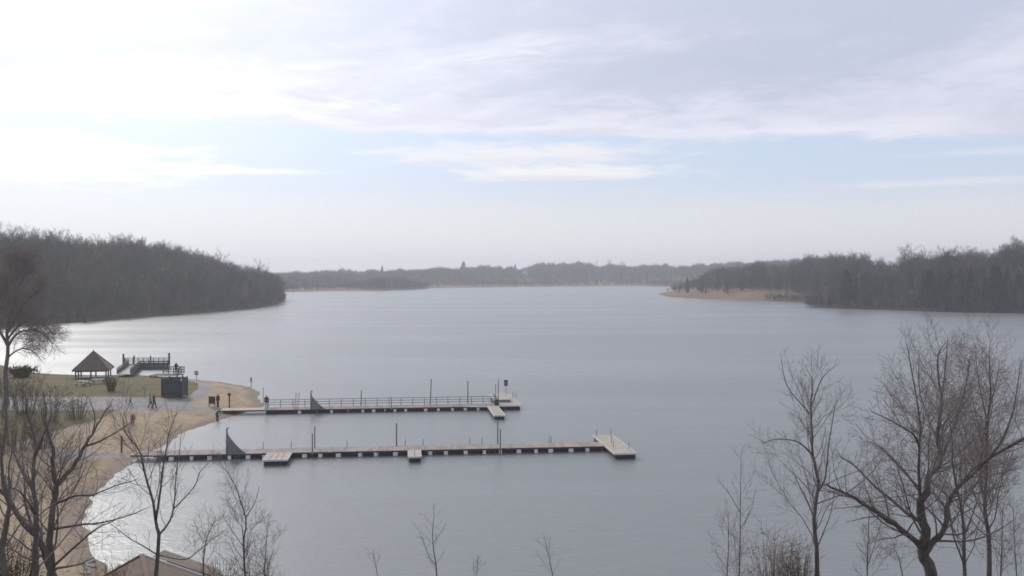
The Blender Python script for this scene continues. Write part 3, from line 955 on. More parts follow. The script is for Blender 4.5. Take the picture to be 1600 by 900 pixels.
def brush_clump(name, label, px, py, d, wid, hgt, m, seed, n=150, cat='shrub', group=None, leaf=0.0, thin=0.006, base=None):
    """a twiggy shrub: many stems fanning from the ground, with fine side twigs and dry leaves"""
    rng = random.Random(seed)
    p = P(px, py, d)
    z = gz(p.x, p.y) if base is None else base
    mb, lf = MB(), MB()
    for k in range(n):
        a = rng.random() * 6.28
        r = wid * 0.32 * math.sqrt(rng.random())
        x, y = r * math.cos(a), r * math.sin(a)
        top = hgt * rng.uniform(0.5, 1.0) * (1 - 0.35 * (r / wid) ** 2)
        ox, oy = x * rng.uniform(0.6, 1.9) + rng.gauss(0, .12) * wid, y * rng.uniform(0.6, 1.9) + rng.gauss(0, .12) * wid
        pts = [(x, y, -0.1), (x + ox * .25, y + oy * .25, top * .45), (x + ox * .6, y + oy * .6, top * .8), (x + ox, y + oy, top)]
        mb.tube(pts, [thin * 2, thin * 1.6, thin * 1.1, thin * .6], 3, caps=False)
        for j in range(5):
            u = rng.uniform(0.3, 1.0)
            i = min(int(u * 3), 2)
            q = Vector(pts[i]).lerp(Vector(pts[i + 1]), u * 3 - i)
            dv = Vector((rng.gauss(0, 1), rng.gauss(0, 1), abs(rng.gauss(0, .8)) + .3)).normalized() * hgt * rng.uniform(.08, .25)
            mb.tube([tuple(q), tuple(q + dv)], [thin, thin * .5], 3, caps=False)
            if rng.random() < leaf:
                c = q + dv * rng.random()
                u_ = Vector((rng.gauss(0, 1), rng.gauss(0, 1), rng.gauss(0, 1))).normalized()
                w_ = u_.orthogonal().normalized()
                sz = thin * rng.uniform(5, 9)
                lf.add([c - u_ * sz, c + w_ * sz * .6, c + u_ * sz, c - w_ * sz * .6], [(0, 1, 2, 3)])
    e = empty(name, (p.x, p.y, z), label, cat, group)
    mb.build('stems', m, e)
    if lf.f:
        lf.build('leaves', m, e)
    return e


def z_at(px, py, d):
    return P(px, py, d).z


def clump_to(name, label, px, ytop, d, wpx, m, seed, **kw):
    p = P(px, ytop, d)
    z = gz(p.x, p.y)
    brush_clump(name, label, px, ytop, d, wpx * d / F, max(0.4, p.z - z), m, seed, **kw)


clump_to('shrub', 'reddish brown leafy shrub left of the slender tree at the lower right', 1208, 818, 24, 62, RUSTBRUSH, 51, n=75, leaf=0.8, thin=0.0035)
clump_to('shrub', 'pale twiggy shrub at the foot of the slender tree at the lower right', 1246, 842, 24, 50, BRUSH, 52, n=90, leaf=0.25, thin=0.004)
clump_to('shrub', 'dark tangled shrub filling the bottom left corner', 15, 830, 24, 80, mat('grey_brush', (0.10, 0.09, 0.08), (0.065, 0.06, 0.055), 0.95, 1.2, spec=0.05), 53, n=120, leaf=0.3, thin=0.005)
clump_to('shrub', 'brown twiggy shrub at the bottom edge below the forked-top sapling', 395, 850, 25, 60, BRUSH, 54, n=60, thin=0.004)
clump_to('shrub', 'reddish twiggy shrub at the bottom edge beside the left slope of the brown roof', 168, 868, 30, 60, RUSTBRUSH, 56, n=110, leaf=0.3, thin=0.005)
clump_to('shrub', 'thin twiggy shrub at the bottom edge left of the forked-top sapling', 345, 862, 24, 50, BRUSH, 55, n=60, thin=0.004)
# mid-distance brush beside the lawn, left edge
BR = mat('olive_brush', (0.155, 0.125, 0.085), (0.10, 0.085, 0.06), 0.95, 0.6, spec=0.05)
for i, (px, ybase, ytop, wpx, lab) in enumerate([
        (8, 640, 568, 55, 'large brown shrub at the left edge under the big leaning tree'),
        (40, 648, 575, 45, 'tall brown shrub on the lawn nearest the big tree at the left edge'),
        (78, 660, 600, 46, 'brown shrub in the middle of the lawn edge left of the gazebo'),
        (118, 655, 612, 40, 'low brown shrub in front of the gazebo lawn'),
        (20, 705, 640, 60, 'brown shrub by the pale path edge at the left edge'),
        (66, 700, 655, 40, 'low brown shrub on the upper beach near the pale path edge')]):
    p = hit(px, ybase)
    hh = (ybase - ytop) * p.y / F
    e = brush_clump('shrub', lab, px, ybase, p.y, wpx * p.y / F, hh, BR, 60 + i, n=55, leaf=0.35, thin=0.012, base=p.z - 0.05, group='shrubs along the lawn')
p = hit(174, 611)
brush_clump('shrub', 'dark upright shrub at the right corner of the gazebo', 174, 611, p.y, 1.7, 2.1, BR, 70, n=60, leaf=0.5, thin=0.014, base=p.z)
p = hit(35, 590)
brush_clump('shrub', 'dark green rounded shrub on the shore left of the bench', 33, 590, p.y, 3.2, 2.0, mat('green_brush', (0.075, 0.075, 0.05), (0.05, 0.05, 0.035), 0.95, 1, spec=0.05), 71, n=160, leaf=0.9, thin=0.02, base=p.z)

# the big tree at the left edge, standing on the shore
DT = 112
near_tree('bare_tree', 'big dark bare tree at the left edge with drooping branches over the cove', 'tree', None, DT,
          [(8, 640), (9, 600), (11, 560), (12, 520), (20, 480), (26, 440), (28, 412)], 0.46, 0.05,
          [([(11, 545), (30, 520, -1), (55, 515, -2), (76, 528, -2.5), (84, 545, -3)], 0.2, 0.04), ([(12, 530), (35, 505, 1), (62, 505, 2), (84, 520, 2.5)], 0.18, 0.04),
           ([(13, 515), (35, 480, -1.5), (60, 455, -2.5), (75, 440, -3)], 0.22, 0.05), ([(11, 540), (-12, 490, 1), (-30, 440, 1.5), (-40, 410, 2)], 0.24, 0.06),
           ([(16, 495), (10, 450, 2), (6, 400, 3)], 0.2, 0.05), ([(24, 455), (45, 420, 1.5), (55, 395, 2)], 0.16, 0.05), ([(10, 560), (32, 545, 1), (50, 548, 1.5), (66, 566, 2)], 0.14, 0.035)],
          seed=80, dens=0.9, maxlev=4, minr=0.011, up=0.03, scale=3.5, t0=0.35, ang=(25, 70))


# ------------------------------------------------------------------ the two floating docks
class Frame:
    """dock coordinates: u along the dock from the shore, v away from the camera, z above the water"""

    def __init__(s, a, b):
        s.o = Vector((a[0], a[1], 0))
        s.u = (Vector((b[0], b[1], 0)) - s.o)
        s.L = s.u.length
        s.u.normalize()
        s.v = Vector((-s.u.y, s.u.x, 0))
        s.ang = math.atan2(s.u.y, s.u.x)

    def at_px(s, px, v=0.0):
        """u of the dock point seen in a photo column"""
        k = (px - CX) / F
        o = s.o + s.v * v
        return (k * o.y - o.x) / (s.u.x - k * s.u.y)


def deckpt(px, py, z=0.55):
    d = (H - z) * F / (py - HY)
    return ((px - CX) * d / F, d)


def planks(u0, u1, v0, v1, z, along='u', w=0.29, seed=0, th=0.05, gap=0.03):
    """a plank surface: boards across the run, each a hair different in height"""
    rng = random.Random(seed)
    mb = MB()
    if along == 'u':
        n = max(1, int((u1 - u0) / w))
        st = (u1 - u0) / n
        for k in range(n):
            mb.box((u0 + (k + .5) * st, (v0 + v1) / 2, z - th / 2 + rng.uniform(-.004, .004)), (st - gap, v1 - v0 + rng.uniform(-.02, .02), th))
    else:
        n = max(1, int((v1 - v0) / w))
        st = (v1 - v0) / n
        for k in range(n):
            mb.box(((u0 + u1) / 2, v0 + (k + .5) * st, z - th / 2 + rng.uniform(-.004, .004)), (u1 - u0 + rng.uniform(-.02, .02), st - gap, th))
    return mb


def rim(mb, u0, u1, v0, v1, z, h=0.16, t=0.07):
    mb.box(((u0 + u1) / 2, v0 - t / 2, z - h / 2), (u1 - u0 + 2 * t, t, h))
    mb.box(((u0 + u1) / 2, v1 + t / 2, z - h / 2), (u1 - u0 + 2 * t, t, h))
    mb.box((u0 - t / 2, (v0 + v1) / 2, z - h / 2), (t, v1 - v0 - 0.004, h))
    mb.box((u1 + t / 2, (v0 + v1) / 2, z - h / 2), (t, v1 - v0 - 0.004, h))
    return mb


def float_or_gap_block(parent, u, v, lu, lv, m, z0=-0.25, z1=0.385):
    mb = MB()
    mb.box((0, 0, (z0 + z1) / 2), (lu, lv, z1 - z0), taper=0.985)
    for k in (-1, 1):
        mb.box((k * lu * 0.22, 0, z1 - 0.06), (0.06, lv + 0.03, 0.08))
    o = mb.build('float', m, parent, (u, v, 0))  # pale ones are no floats but stand-ins for bright water in the gaps
    bv = o.modifiers.new('bevel', 'BEVEL')
    bv.width = 0.03
    bv.segments = 2
    return o


def platform(parent, u0, u1, v0, v1, z, trim, seed, along='v', skirt=FLOATDARK, deckm=None, lowtrim=False):
    e = planks(u0, u1, v0, v1, z, along, w=0.46, seed=seed, gap=0.045).build('platform', deckm or PALEDECK, parent)
    rim(MB(), u0, u1, v0, v1, z + 0.012).build('rim', trim, e)
    f = MB()
    f.box(((u0 + u1) / 2, (v0 + v1) / 2, 0.06), (u1 - u0 - 0.1, v1 - v0 - 0.1, 0.62))
    o = f.build('float', skirt, e)
    return e


def fin(fr, px, hgt, run, label, group, v=0.25):
    """tall post with a curved, fin-shaped side panel"""
    u = fr.at_px(px, v)
    p = fr.o + fr.u * u + fr.v * v
    e = empty('fin_panel', (p.x, p.y, 0.55), label, 'panel', group, fr.ang)
    prof = [(0, 0, 0), (run, 0.0, 0.0), (run, 0, 0.06)]
    for k in range(1, 12):
        t = k / 12
        prof.append((run * (1 - t) ** 1.06, 0, 0.06 + (hgt * 0.76) * (t ** 1.28)))
    prof.append((0.0, 0, hgt * 0.84))
    MB().prism([(x + .1, -0.05, z) for x, y, z in prof], (0, 0.1, 0)).build('panel', FINPAINT, e)
    MB().cyl((0.03, 0, 0), (0.03, 0, hgt), 0.1, 0.085, 12).build('post', FINPAINT, e, smooth_shade=True)
    pts = [(0.03 + 0.1 * (1 - math.cos(a)), 0, hgt + 0.14 * math.sin(a)) for a in [k * math.pi / 6 for k in range(7)]]
    MB().tube(pts, [0.075] * 7, 8).build('hook_cap', PALETRIM, e, smooth_shade=True)
    b = MB()
    b.box((run * .4, 0, 0.012), (run * 0.9 + .3, 0.24, 0.024))
    b.build('base_plate', GALV, e)
    return e


def pole(fr, px, v, ztop, r, label, lean=(0, 0), group=None, m=None):
    u = fr.at_px(px, v)
    p = fr.o + fr.u * u + fr.v * v
    e = empty('mooring_pole', (p.x, p.y, -3.0), label, 'pole', group)
    MB().tube([(0, 0, 0), (lean[0] * .4, lean[1] * .4, 3.5), (lean[0], lean[1], 3 + ztop)], [r, r, r * .9], 8).build('shaft', m or RUSTPOLE, e, smooth_shade=True)
    MB().cyl((lean[0], lean[1], 3 + ztop - .02), (lean[0], lean[1], 3 + ztop + .06), r * 1.2, r * .5, 8).build('cap', m or RUSTPOLE, e)
    c = MB()
    for a in range(8):
        a0, a1 = a * math.pi / 4, (a + 1) * math.pi / 4
        c.bar((1.5 * r * math.cos(a0), 1.5 * r * math.sin(a0), 3.48), (1.5 * r * math.cos(a1), 1.5 * r * math.sin(a1), 3.48), 0.04, 0.1)
    c.build('collar', GALV, e)
    return e


# ---- near dock
NA, NB = deckpt(240, 711.7), deckpt(944, 697)
fn = Frame(NA, NB)
W = 2.5
near = empty('floating_dock', (fn.o.x, fn.o.y, 0), 'long near floating dock with two stub platforms and a T-shaped end', 'dock', 'floating docks', fn.ang)
planks(0, fn.L, 0, W, 0.55, 'u', seed=1).build('deck', DECK, near)
rm = MB()
rm.box((fn.L / 2, -0.04, 0.46), (fn.L, 0.07, 0.15))
rm.box((fn.L / 2, W + 0.04, 0.46), (fn.L, 0.07, 0.15))
rm.build('edge_beam', DARKWOOD, near)
nfl = 25
pitch = fn.L / nfl
rng = random.Random(3)
cuts = [0.0] + [k * pitch + rng.uniform(-.22, .22) for k in range(1, nfl)] + [fn.L]
for k in range(nfl):
    float_or_gap_block(near, (cuts[k] + cuts[k + 1]) / 2, W / 2, cuts[k + 1] - cuts[k] - 0.55, W - 0.25 + rng.uniform(-.05, .05), FLOATDARK, -0.25, 0.385 - rng.uniform(0, .03))
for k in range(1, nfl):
    float_or_gap_block(near, cuts[k], W / 2 - 0.1, 0.42 + rng.uniform(-.12, .06), W + 0.06, GAPBRIGHT, 0.02, 0.375)  # pale blocks paint in the bright water showing between the dark floats


def u_of(fr, px, py):
    p = Vector((*deckpt(px, py), 0)) - fr.o
    return p.dot(fr.u), p.dot(fr.v)


ua, va = u_of(fn, 411, 719)
ub, _ = u_of(fn, 448, 719)
platform(near, ua, ub, va, -0.16, 0.57, PALETRIM, 5, 'u')
ua, va = u_of(fn, 638.5, 713.8)
ub, _ = u_of(fn, 657.6, 713.8)
platform(near, ua, ub, va, -0.16, 0.57, PALETRIM, 6, 'u')
ua, va = u_of(fn, 960, 709)
ub, _ = u_of(fn, 993.5, 708)
_, vb = u_of(fn, 928, 680.5)
pT = platform(near, max(ua, fn.L + 0.16), ub, va, vb, 0.58, PALETRIM, 7)
for px, py in [(411, 697), (455, 697), (542, 695), (633, 694), (661, 692), (734, 687), (753, 689), (858, 684), (861, 688)]:
    v = 2.3
    u = fn.at_px(px, v)
    MB().tube([(0, 0, 0), (0.02, 0, .45), (0.03, 0, .72)], [0.03, .03, .022], 6).build('stanchion', RUSTPOLE, near, (u, v, 0.55))
for (fu, fv) in ((0.12, .96), (.88, .97), (.2, .25), (.9, .2), (.45, .55)):
    u0 = max(ua, fn.L + .16)
    MB().tube([(0, 0, 0), (0.02, 0, .45), (0.03, 0, .72)], [0.03, .03, .022], 6).build('stanchion', RUSTPOLE, near, (u0 + (ub - u0) * fu, va + (vb - va) * fv, 0.58))
# ramp from the sand onto the dock
gr = MB()
for k in range(7):
    gr.box((-0.16 - k * .32, W / 2, 0.53 + 0.01 * k), (0.3, W - .2, 0.06))
gr.box((-1.1, .25, .45), (2.2, .12, .16))
gr.box((-1.1, W - .25, .45), (2.2, .12, .16))
gr.build('gangway', DECK, near)
fin(fn, 354, 2.4, 1.7, 'larger grey-green fin panel with a post on the near dock', 'fin panels')
pole(fn, 488, -0.25, 2.35, 0.06, 'left pole of the pair by the square stub on the near dock', group='dock poles')
pole(fn, 491.8, 2.75, 2.55, 0.06, 'right pole of the pair by the square stub on the near dock', group='dock poles')
pole(fn, 619.5, 2.75, 2.75, 0.07, 'single tall pole behind the near dock by its narrow stub', group='dock poles')
pole(fn, 777.7, 2.75, 2.75, 0.06, 'left pole of the pair toward the far end of the near dock', group='dock poles')
pole(fn, 781.8, -0.25, 2.45, 0.06, 'right pole of the pair toward the far end of the near dock', group='dock poles')

# ---- far dock
FA, FB = deckpt(412, 640.7), deckpt(778, 634.4)
ff = Frame(FA, FB)
far = empty('floating_dock', (ff.o.x, ff.o.y, 0), 'farther floating dock with a railing along its back and a raised end', 'dock', 'floating docks', ff.ang)
planks(0, ff.L, 0, W, 0.55, 'u', seed=2).build('deck', DECK, far)
rm = MB()
rm.box((ff.L / 2, -0.04, 0.46), (ff.L, 0.07, 0.15))
rm.box((ff.L / 2, W + 0.04, 0.46), (ff.L, 0.07, 0.15))
rm.build('edge_beam', DARKWOOD, far)
gaps = [468, 518, 567, 584, 617, 634, 665, 685, 707, 727, 747]
us = [0.2] + [ff.at_px(g, 0) for g in gaps] + [ff.L]
for a, b_ in zip(us[:-1], us[1:]):
    n = 2 if b_ - a > 2.6 else 1
    for q in range(n):
        a2, b2 = a + (b_ - a) * q / n, a + (b_ - a) * (q + 1) / n
        float_or_gap_block(far, (a2 + b2) / 2, W / 2, (b2 - a2) - (0.3 if q == n - 1 else 0.06), W - .25, FLOATDARK)
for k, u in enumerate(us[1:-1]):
    float_or_gap_block(far, u, W / 2 - .1, 0.34 if k % 3 else 0.42, W + .06, GAPBRIGHT, 0.02, 0.375)  # gaps of bright water along this dock, painted in as pale blocks
# end platform and the long finger
ua, va = u_of(ff, 785, 635.4)
ub, _ = u_of(ff, 814, 635)
_, vb = u_of(ff, 775, 617)
u0 = ff.L + 0.16
platform(far, u0, max(ub, u0 + 2.4), -0.2, vb, 0.62, PALETRIM, 8)
st = planks(u0 + .35, u0 + 1.9, vb * .25, vb * .95, 1.0, 'v', seed=12).build('raised_deck', PALEDECK, far)
rb = MB()
rb.box((u0 + 1.12, vb * .6, .79), (1.5, vb * .68, .32))
rb.build('box_base', mat('grey_boards', (0.27, 0.26, 0.24), (0.20, 0.195, 0.18), 0.9, 2), st)
ua, va = u_of(ff, 770.5, 649)
ub, _ = u_of(ff, 787, 649)
platform(far, ff.L - 1.35, ff.L - 0.05, va, -0.16, 0.55, PALETRIM, 9)
# diagonal gangplank to the finger
MB().bar((ff.L - 4.6, -0.35, 0.62), (ff.L - 1.5, -1.5, 0.66), 0.22, 0.06).build('diagonal_plank', PALETRIM, far)
# railing
rl = MB()
r0u, r1u = 0.3, ff.L - .2
for hh in (0.35, 0.66, 0.98):
    rl.bar((r0u, W - .08, .55 + hh), (r1u, W - .08, .55 + hh), 0.06, 0.07)
rail = rl.build('railing', RAILM, far)
n = 19
for k in range(n + 1):
    MB().bar((0, 0, 0), (0, 0, 1.0), 0.075).build('railing_post', RAILM, rail, (r0u + (r1u - r0u) * k / n, W - .14, .55))
# shore ramp
ra, rb_ = Vector((*deckpt(348, 641.5, 0.4), 0)), ff.o
ln = (rb_ - ra).length
e = planks(-ln, -0.05, 0.1, W - .1, 0.56, 'u', seed=13).build('gangway', PALEWOOD, far)
sd = MB()
sd.box((-ln / 2, 0.06, .46), (ln, .07, .18))
sd.box((-ln / 2, W - .06, .46), (ln, .07, .18))
sd.build('side_beam', DARKWOOD, e)
fin(ff, 485.5, 2.25, 1.7, 'smaller grey-green fin panel with a post on the railed dock', 'fin panels')
pole(ff, 563.5, 2.75, 2.5, 0.07, 'leaning pole right of the fin panel on the railed dock', (0.1, 0), 'dock poles')
pole(ff, 611.6, -0.25, 1.95, 0.05, 'short pole at the front middle of the railed dock', group='dock poles')
pole(ff, 671, 2.75, 3.85, 0.07, 'tallest pole behind the railing, tilted to the right', (0.25, 0), 'dock poles')
pole(ff, 731, 2.75, 3.6, 0.07, 'upright tall pole behind the railing left of the end platform', group='dock poles')
pole(ff, 774.5, 2.85, 3.0, 0.05, 'shorter pole of the pair at the raised end platform', group='dock poles')
pole(ff, 778.6, 2.85, 3.7, 0.06, 'taller pole of the pair at the raised end platform', group='dock poles')


def dock_thing(fr, px, v, z):
    u = fr.at_px(px, v)
    p = fr.o + fr.u * u + fr.v * v
    return Vector((p.x, p.y, z))


e = empty('boarding_ladder', dock_thing(ff, 464, 0.35, 0.55), 'pale steep boarding ladder standing left of the smaller fin panel', 'ladder', None, ff.ang)
for s_ in (-.2, .2):
    MB().tube([(s_ - .1, 0, 0), (s_, 0, 1.0), (s_ + .1, 0, 2.1), (s_ + .13, .12, 2.2), (s_ + .12, .3, 2.15)], [.032] * 5, 6).build('rail', GALV, e)
for k in range(5):
    z = .3 + k * .38
    MB().bar((-.3 + z * .1, 0, z), (.12 + z * .1, 0, z), .035, .05).build('rung', GALV, e)
e = empty('sign', dock_thing(ff, 790.5, 9.0, 0.62), 'dark square sign on a post at the end of the railed dock', 'sign', None, ff.ang)
MB().bar((0, 0, 0), (0, 0, 1.9), .07).build('post', GALV, e)
MB().box((0, -.05, 1.95), (.52, .03, .85)).build('board', mat('dark_sign', (0.09, 0.10, 0.12), (0.07, 0.075, 0.09), .6, 3), e)
MB().box((0, -.07, 1.95), (.42, .008, .06)).build('band', mat('sign_band', (0.3, 0.3, 0.3), None, .6, 3), e)
e = empty('swim_ladder', dock_thing(ff, 803.5, 6.8, 0.62), 'small two-post swim ladder on the right side of the end platform', 'ladder', None, ff.ang)
for s_ in (-.22, .22):
    MB().tube([(s_, 0, 0), (s_, 0, .9), (s_, .1, 1.0), (s_, .3, .98)], [.03] * 4, 6).build('rail', GALV, e)
MB().bar((-.22, 0, .4), (.22, 0, .4), .04).build('rung', GALV, e)
e = empty('dock_box', dock_thing(ff, 776, 1.0, 0.55), 'dark storage box at the corner where the railed dock meets its end', 'box', None, ff.ang)
b_ = MB().box((0, 0, .35), (.55, .7, .7)).build('body', DARKWOOD, e)
b_ = MB().box((0, 0, .74), (.62, .77, .07)).build('lid', SLATE, e)

# ------------------------------------------------------------------ gazebo
p = hit(146, 590.5)
GZ = p
k = p.y / F
e = empty('gazebo', p, 'open gazebo with a brown pyramid roof on the lawn by the cove', 'gazebo', None, math.radians(14))
hw = 31 * k / 1.19
ez = (590.5 - 576) * k
az_ = (590.5 - 548.5) * k
rf = MB()
rf.add([(-hw, -hw, ez), (hw, -hw, ez), (hw, hw, ez), (-hw, hw, ez), (0, 0, az_)], [(0, 1, 4), (1, 2, 4), (2, 3, 4), (3, 0, 4)])
rf.add([(-hw, -hw, ez - .14), (hw, -hw, ez - .14), (hw, hw, ez - .14), (-hw, hw, ez - .14)], [(3, 2, 1, 0)])
ro = rf.build('roof', SHINGLE, e)
fc = MB()
for (a, b2) in (((-hw, -hw), (hw, -hw)), ((hw, -hw), (hw, hw)), ((hw, hw), (-hw, hw)), ((-hw, hw), (-hw, -hw))):
    fc.bar((*a, ez - .08), (*b2, ez - .08), .06, .18)
fc.build('fascia', BROWNWOOD, ro)
rd = MB()
for sx, sy in ((-1, -1), (1, -1), (1, 1), (-1, 1)):
    rd.bar((sx * hw, sy * hw, ez + .03), (0, 0, az_ + .03), .16, .07)
rd.build('ridge_cap', ROOFRED, ro)
MB().cyl((0, 0, az_), (0, 0, az_ + .25), .09, .03).build('finial', ROOFRED, ro)
pw = hw - .45
for sx, sy in ((-1, -1), (0, -1), (1, -1), (-1, 1), (0, 1), (1, 1), (-1, 0), (1, 0)):
    o = MB().box((0, 0, ez / 2 - .12), (.2, .2, ez + .1)).build('post', DARKWOOD, e, (sx * pw, sy * pw, 0))
bm_ = MB()
for s_ in (-1, 1):
    bm_.box((0, s_ * pw, ez - .22), (2 * pw, .14, .2))
    bm_.box((s_ * pw, 0, ez - .225), (.14, 2 * pw - .3, .2))
bm_.build('beam', DARKWOOD, e)
sl = MB()
sl.box((0, 0, .0), (2 * hw - .3, 2 * hw - .3, .12))
sl.build('floor_slab', STONE, e)


def picnic_table(px, py, rz, label, group):
    p = hit(px, py)
    e = empty('picnic_table', p, label, 'picnic table', group, rz)
    t = MB()
    for q in range(5):
        t.box((0, -.32 + q * .16, .74), (1.9, .145, .05))
    t.build('table_top', PALEWOOD, e)
    for s_ in (-1, 1):
        b = MB()
        for q in range(2):
            b.box((0, s_ * (.68 + q * .15), .44), (1.9, .135, .05))
        b.build('bench_seat', PALEWOOD, e)
    for s_ in (-1, 1):
        l = MB()
        l.bar((s_ * .7, -.75, 0), (s_ * .7, -.2, .71), .09)
        l.bar((s_ * .7, .75, 0), (s_ * .7, .2, .71), .09)
        l.bar((s_ * .7 + .06, -.8, .38), (s_ * .7 + .06, .8, .38), .07, .1)
        l.build('trestle', BROWNWOOD, e)
    return e


picnic_table(153, 600, .2, 'weathered picnic table on the grass right in front of the gazebo', 'picnic tables')
picnic_table(130, 603, -.3, 'weathered picnic table left of the one in front of the gazebo', 'picnic tables')
# bench on the shore
p = hit(56, 584)
e = empty('park_bench', p, 'small dark bench on the shore left of the gazebo', 'bench', None, math.radians(160))
s_ = MB()
for q in range(3):
    s_.box((0, -.15 + q * .15, .45), (1.6, .12, .04))
s_.build('seat', DARKWOOD, e)
s_ = MB()
for q in range(3):
    s_.box((0, .28 + q * .03, .6 + q * .14), (1.6, .035, .11))
s_.build('backrest', DARKWOOD, e)
for x in (-.65, .65):
    l = MB()
    l.bar((x, -.18, 0), (x, -.18, .43), .07)
    l.bar((x, .2, 0), (x, .36, .95), .06)
    l.build('leg', DARKWOOD, e)

# ------------------------------------------------------------------ fishing deck with railings
pier_d = 181.0
kk = pier_d / F


def pz(py, d=None):
    return H + (HY - py) * (d or pier_d) / F


e = empty('fishing_deck', (P(228, 572, pier_d).x, pier_d, 0), 'raised dark timber fishing deck with railings and tall corner posts', 'deck', None)
X = lambda px, v=0.0: (px - 800) * (pier_d + v) / F - P(228, 572, pier_d).x
zd = 0.62
BL, BR2, FL, FR = (X(192, 5.3), 5.4), (X(264, 5.3), 5.4), (X(200), 0.0), (X(262), 0.0)
pl = MB()
for q in range(30):
    l0, l1 = q / 30, (q + .93) / 30
    f_ = lambda a, b, t_: (a[0] + (b[0] - a[0]) * t_, a[1] + (b[1] - a[1]) * t_, zd - .05)
    pl.prism([f_(FL, FR, l0), f_(FL, FR, l1), f_(BL, BR2, l1), f_(BL, BR2, l0)], (0, 0, .05))
pl = pl.build('deck', GREENWOOD, e)
sk = MB()
sk.bar((*FL, zd - .3), (*FR, zd - .3), .08, .5)
sk.bar((*FR, zd - .3), (*BR2, zd - .3), .08, .5)
sk.build('skirt_boards', GREENWOOD, e)
for (px, v) in ((203, .2), (230, .2), (259, .2), (195, 5.2), (228, 5.2), (261, 5.2)):
    MB().cyl((0, 0, -3), (0, 0, zd - .08), .13).build('piling', DARKWOOD, e, (X(px, v), v, 0))
for (px, v, top) in ((192.5, 5.4, 553), (264, 5.4, 551.5), (209, 5.4, 555.5), (235, 5.4, 556)):
    MB().bar((0, 0, -.4), (0, 0, pz(top, pier_d + v) - zd), .28 if px in (192.5, 264) else .2).build('tall_post', DARKWOOD, e, (X(px, v), v + .12, zd))


def rail_run(parent, a, b, h, n, nr=3, m=GREENWOOD, panel=False):
    a, b = Vector(a), Vector(b)
    mb = MB()
    for q in range(n + 1):
        c = a.lerp(b, q / n)
        mb.bar(c, c + Vector((0, 0, h)), .11)
    for q in range(nr):
        z = h * (q + 1) / nr - .05
        mb.bar(a + Vector((0, 0, z)), b + Vector((0, 0, z)), .07, .13)
    if panel:
        d = (b - a).normalized()
        mb.bar(a + Vector((0, 0, h * .33)), b + Vector((0, 0, h * .33)), .04, h * .6)
    return mb.build('railing', m, parent)


rail_run(e, (BL[0], 5.3, zd), (BR2[0], 5.3, zd), 1.1, 9, 3)
rail_run(e, (FR[0], .1, zd), (BR2[0], 5.3, zd), 1.1, 4, 3)
rail_run(e, (FL[0], .1, zd), (BL[0], 5.3, zd), 1.1, 4, 3)
rail_run(e, (X(219), .05, zd), (FR[0], .05, zd), 0.95, 6, 3, panel=True)
# ramp rising from the path to the deck
rp = MB()
rp.prism([(X(184, -20), -20.0, 1.1), (X(204, -20), -20.0, 1.1), (X(219), 0.02, zd - .03), (X(201), 0.02, zd - .03)], (0, 0, .08))
rpo = rp.build('ramp', PALEWOOD, e)
rail_run(rpo, (X(183, -20), -20.0, 1.15), (X(201), 0, zd), 1.1, 9, 3, panel=True)
rail_run(rpo, (X(204, -19), -19.0, 1.12), (X(219), 0, zd), 1.05, 8, 3, panel=True)
# lower landing at the right
lz = 0.8
lo_v = -17.0
X2 = lambda px: (px - 800) * (pier_d + lo_v) / F - P(228, 572, pier_d).x
lowo = planks(X2(238), X2(283), lo_v - 1.6, lo_v + 1.6, lz, 'u', seed=22, w=.25).build('lower_deck', GREENWOOD, e)
rail_run(lowo, (X2(250), lo_v + 1.5, lz), (X2(283), lo_v + 1.5, lz), 1.25, 4, 3)
rail_run(lowo, (X2(283), lo_v - 1.5, lz), (X2(283), lo_v + 1.5, lz), 1.25, 2, 3)
for (px, v) in ((240, lo_v - 1.4), (281, lo_v - 1.4), (240, lo_v + 1.4), (281, lo_v + 1.4)):
    MB().cyl((0, 0, -2), (0, 0, lz - .08), .12).build('piling', DARKWOOD, lowo, (X2(px), v, 0))
dp = Vector((X2(272) + e.location.x, pier_d + lo_v + 0.9, lz))

# ------------------------------------------------------------------ slatted enclosure
p = hit(270, 621)
k = p.y / F
e = empty('bin_enclosure', p, 'dark grey boarded enclosure standing on the lawn by the curved path', 'enclosure', None, math.radians(-4))
x0, x1, hh = -17 * k, 11 * k, 29 * k
fr_ = MB()
n = 14
for q in range(n):
    w_ = (x1 - x0) / n
    fr_.box((x0 + (q + .5) * w_, random.Random(q).uniform(-.006, .006), hh / 2 + .08), (w_ - .015, .04, hh - .1))
fr_.build('front_panel', SLATE, e)
sd = MB()
for q in range(9):
    sd.box((x1 + .02, .15 + q * .26, hh / 2 + .08), (.04, .245, hh - .1))
sd.build('side_panel', SLATE, e)
sd = MB()
for q in range(9):
    sd.box((x0 - .02, .15 + q * .26, hh / 2 + .08), (.04, .245, hh - .1))
sd.build('side_panel', SLATE, e)
bk = MB()
for q in range(n):
    w_ = (x1 - x0) / n
    bk.box((x0 + (q + .5) * w_, 2.4, hh / 2 + .08), (w_ - .015, .04, hh - .1))
bk.build('back_panel', SLATE, e)
for (x, y) in ((x0 - .05, -.05), (x1 + .05, -.05), (x0 - .05, 2.45), (x1 + .05, 2.45)):
    MB().box((0, 0, hh / 2 + .05), (.14, .14, hh + .15)).build('post', DARKWOOD, e, (x, y, 0))
tr = MB()
tr.box(((x0 + x1) / 2, -.045, hh * .8), (x1 - x0 - .2, .05, .12))
tr.box(((x0 + x1) / 2, -.045, hh * .22), (x1 - x0 - .2, .05, .12))
tr.build('cross_rail', DARKWOOD, e)
gx = x1 + 2.4 * k
MB().box((gx, .1, hh * .5 + .1), (.35, .3, hh * 1.04)).build('gate_post', SLATE, e)
MB().box((gx, -.07, hh * .95), (.25, .03, .25)).build('notice', WHITEPAINT, e)


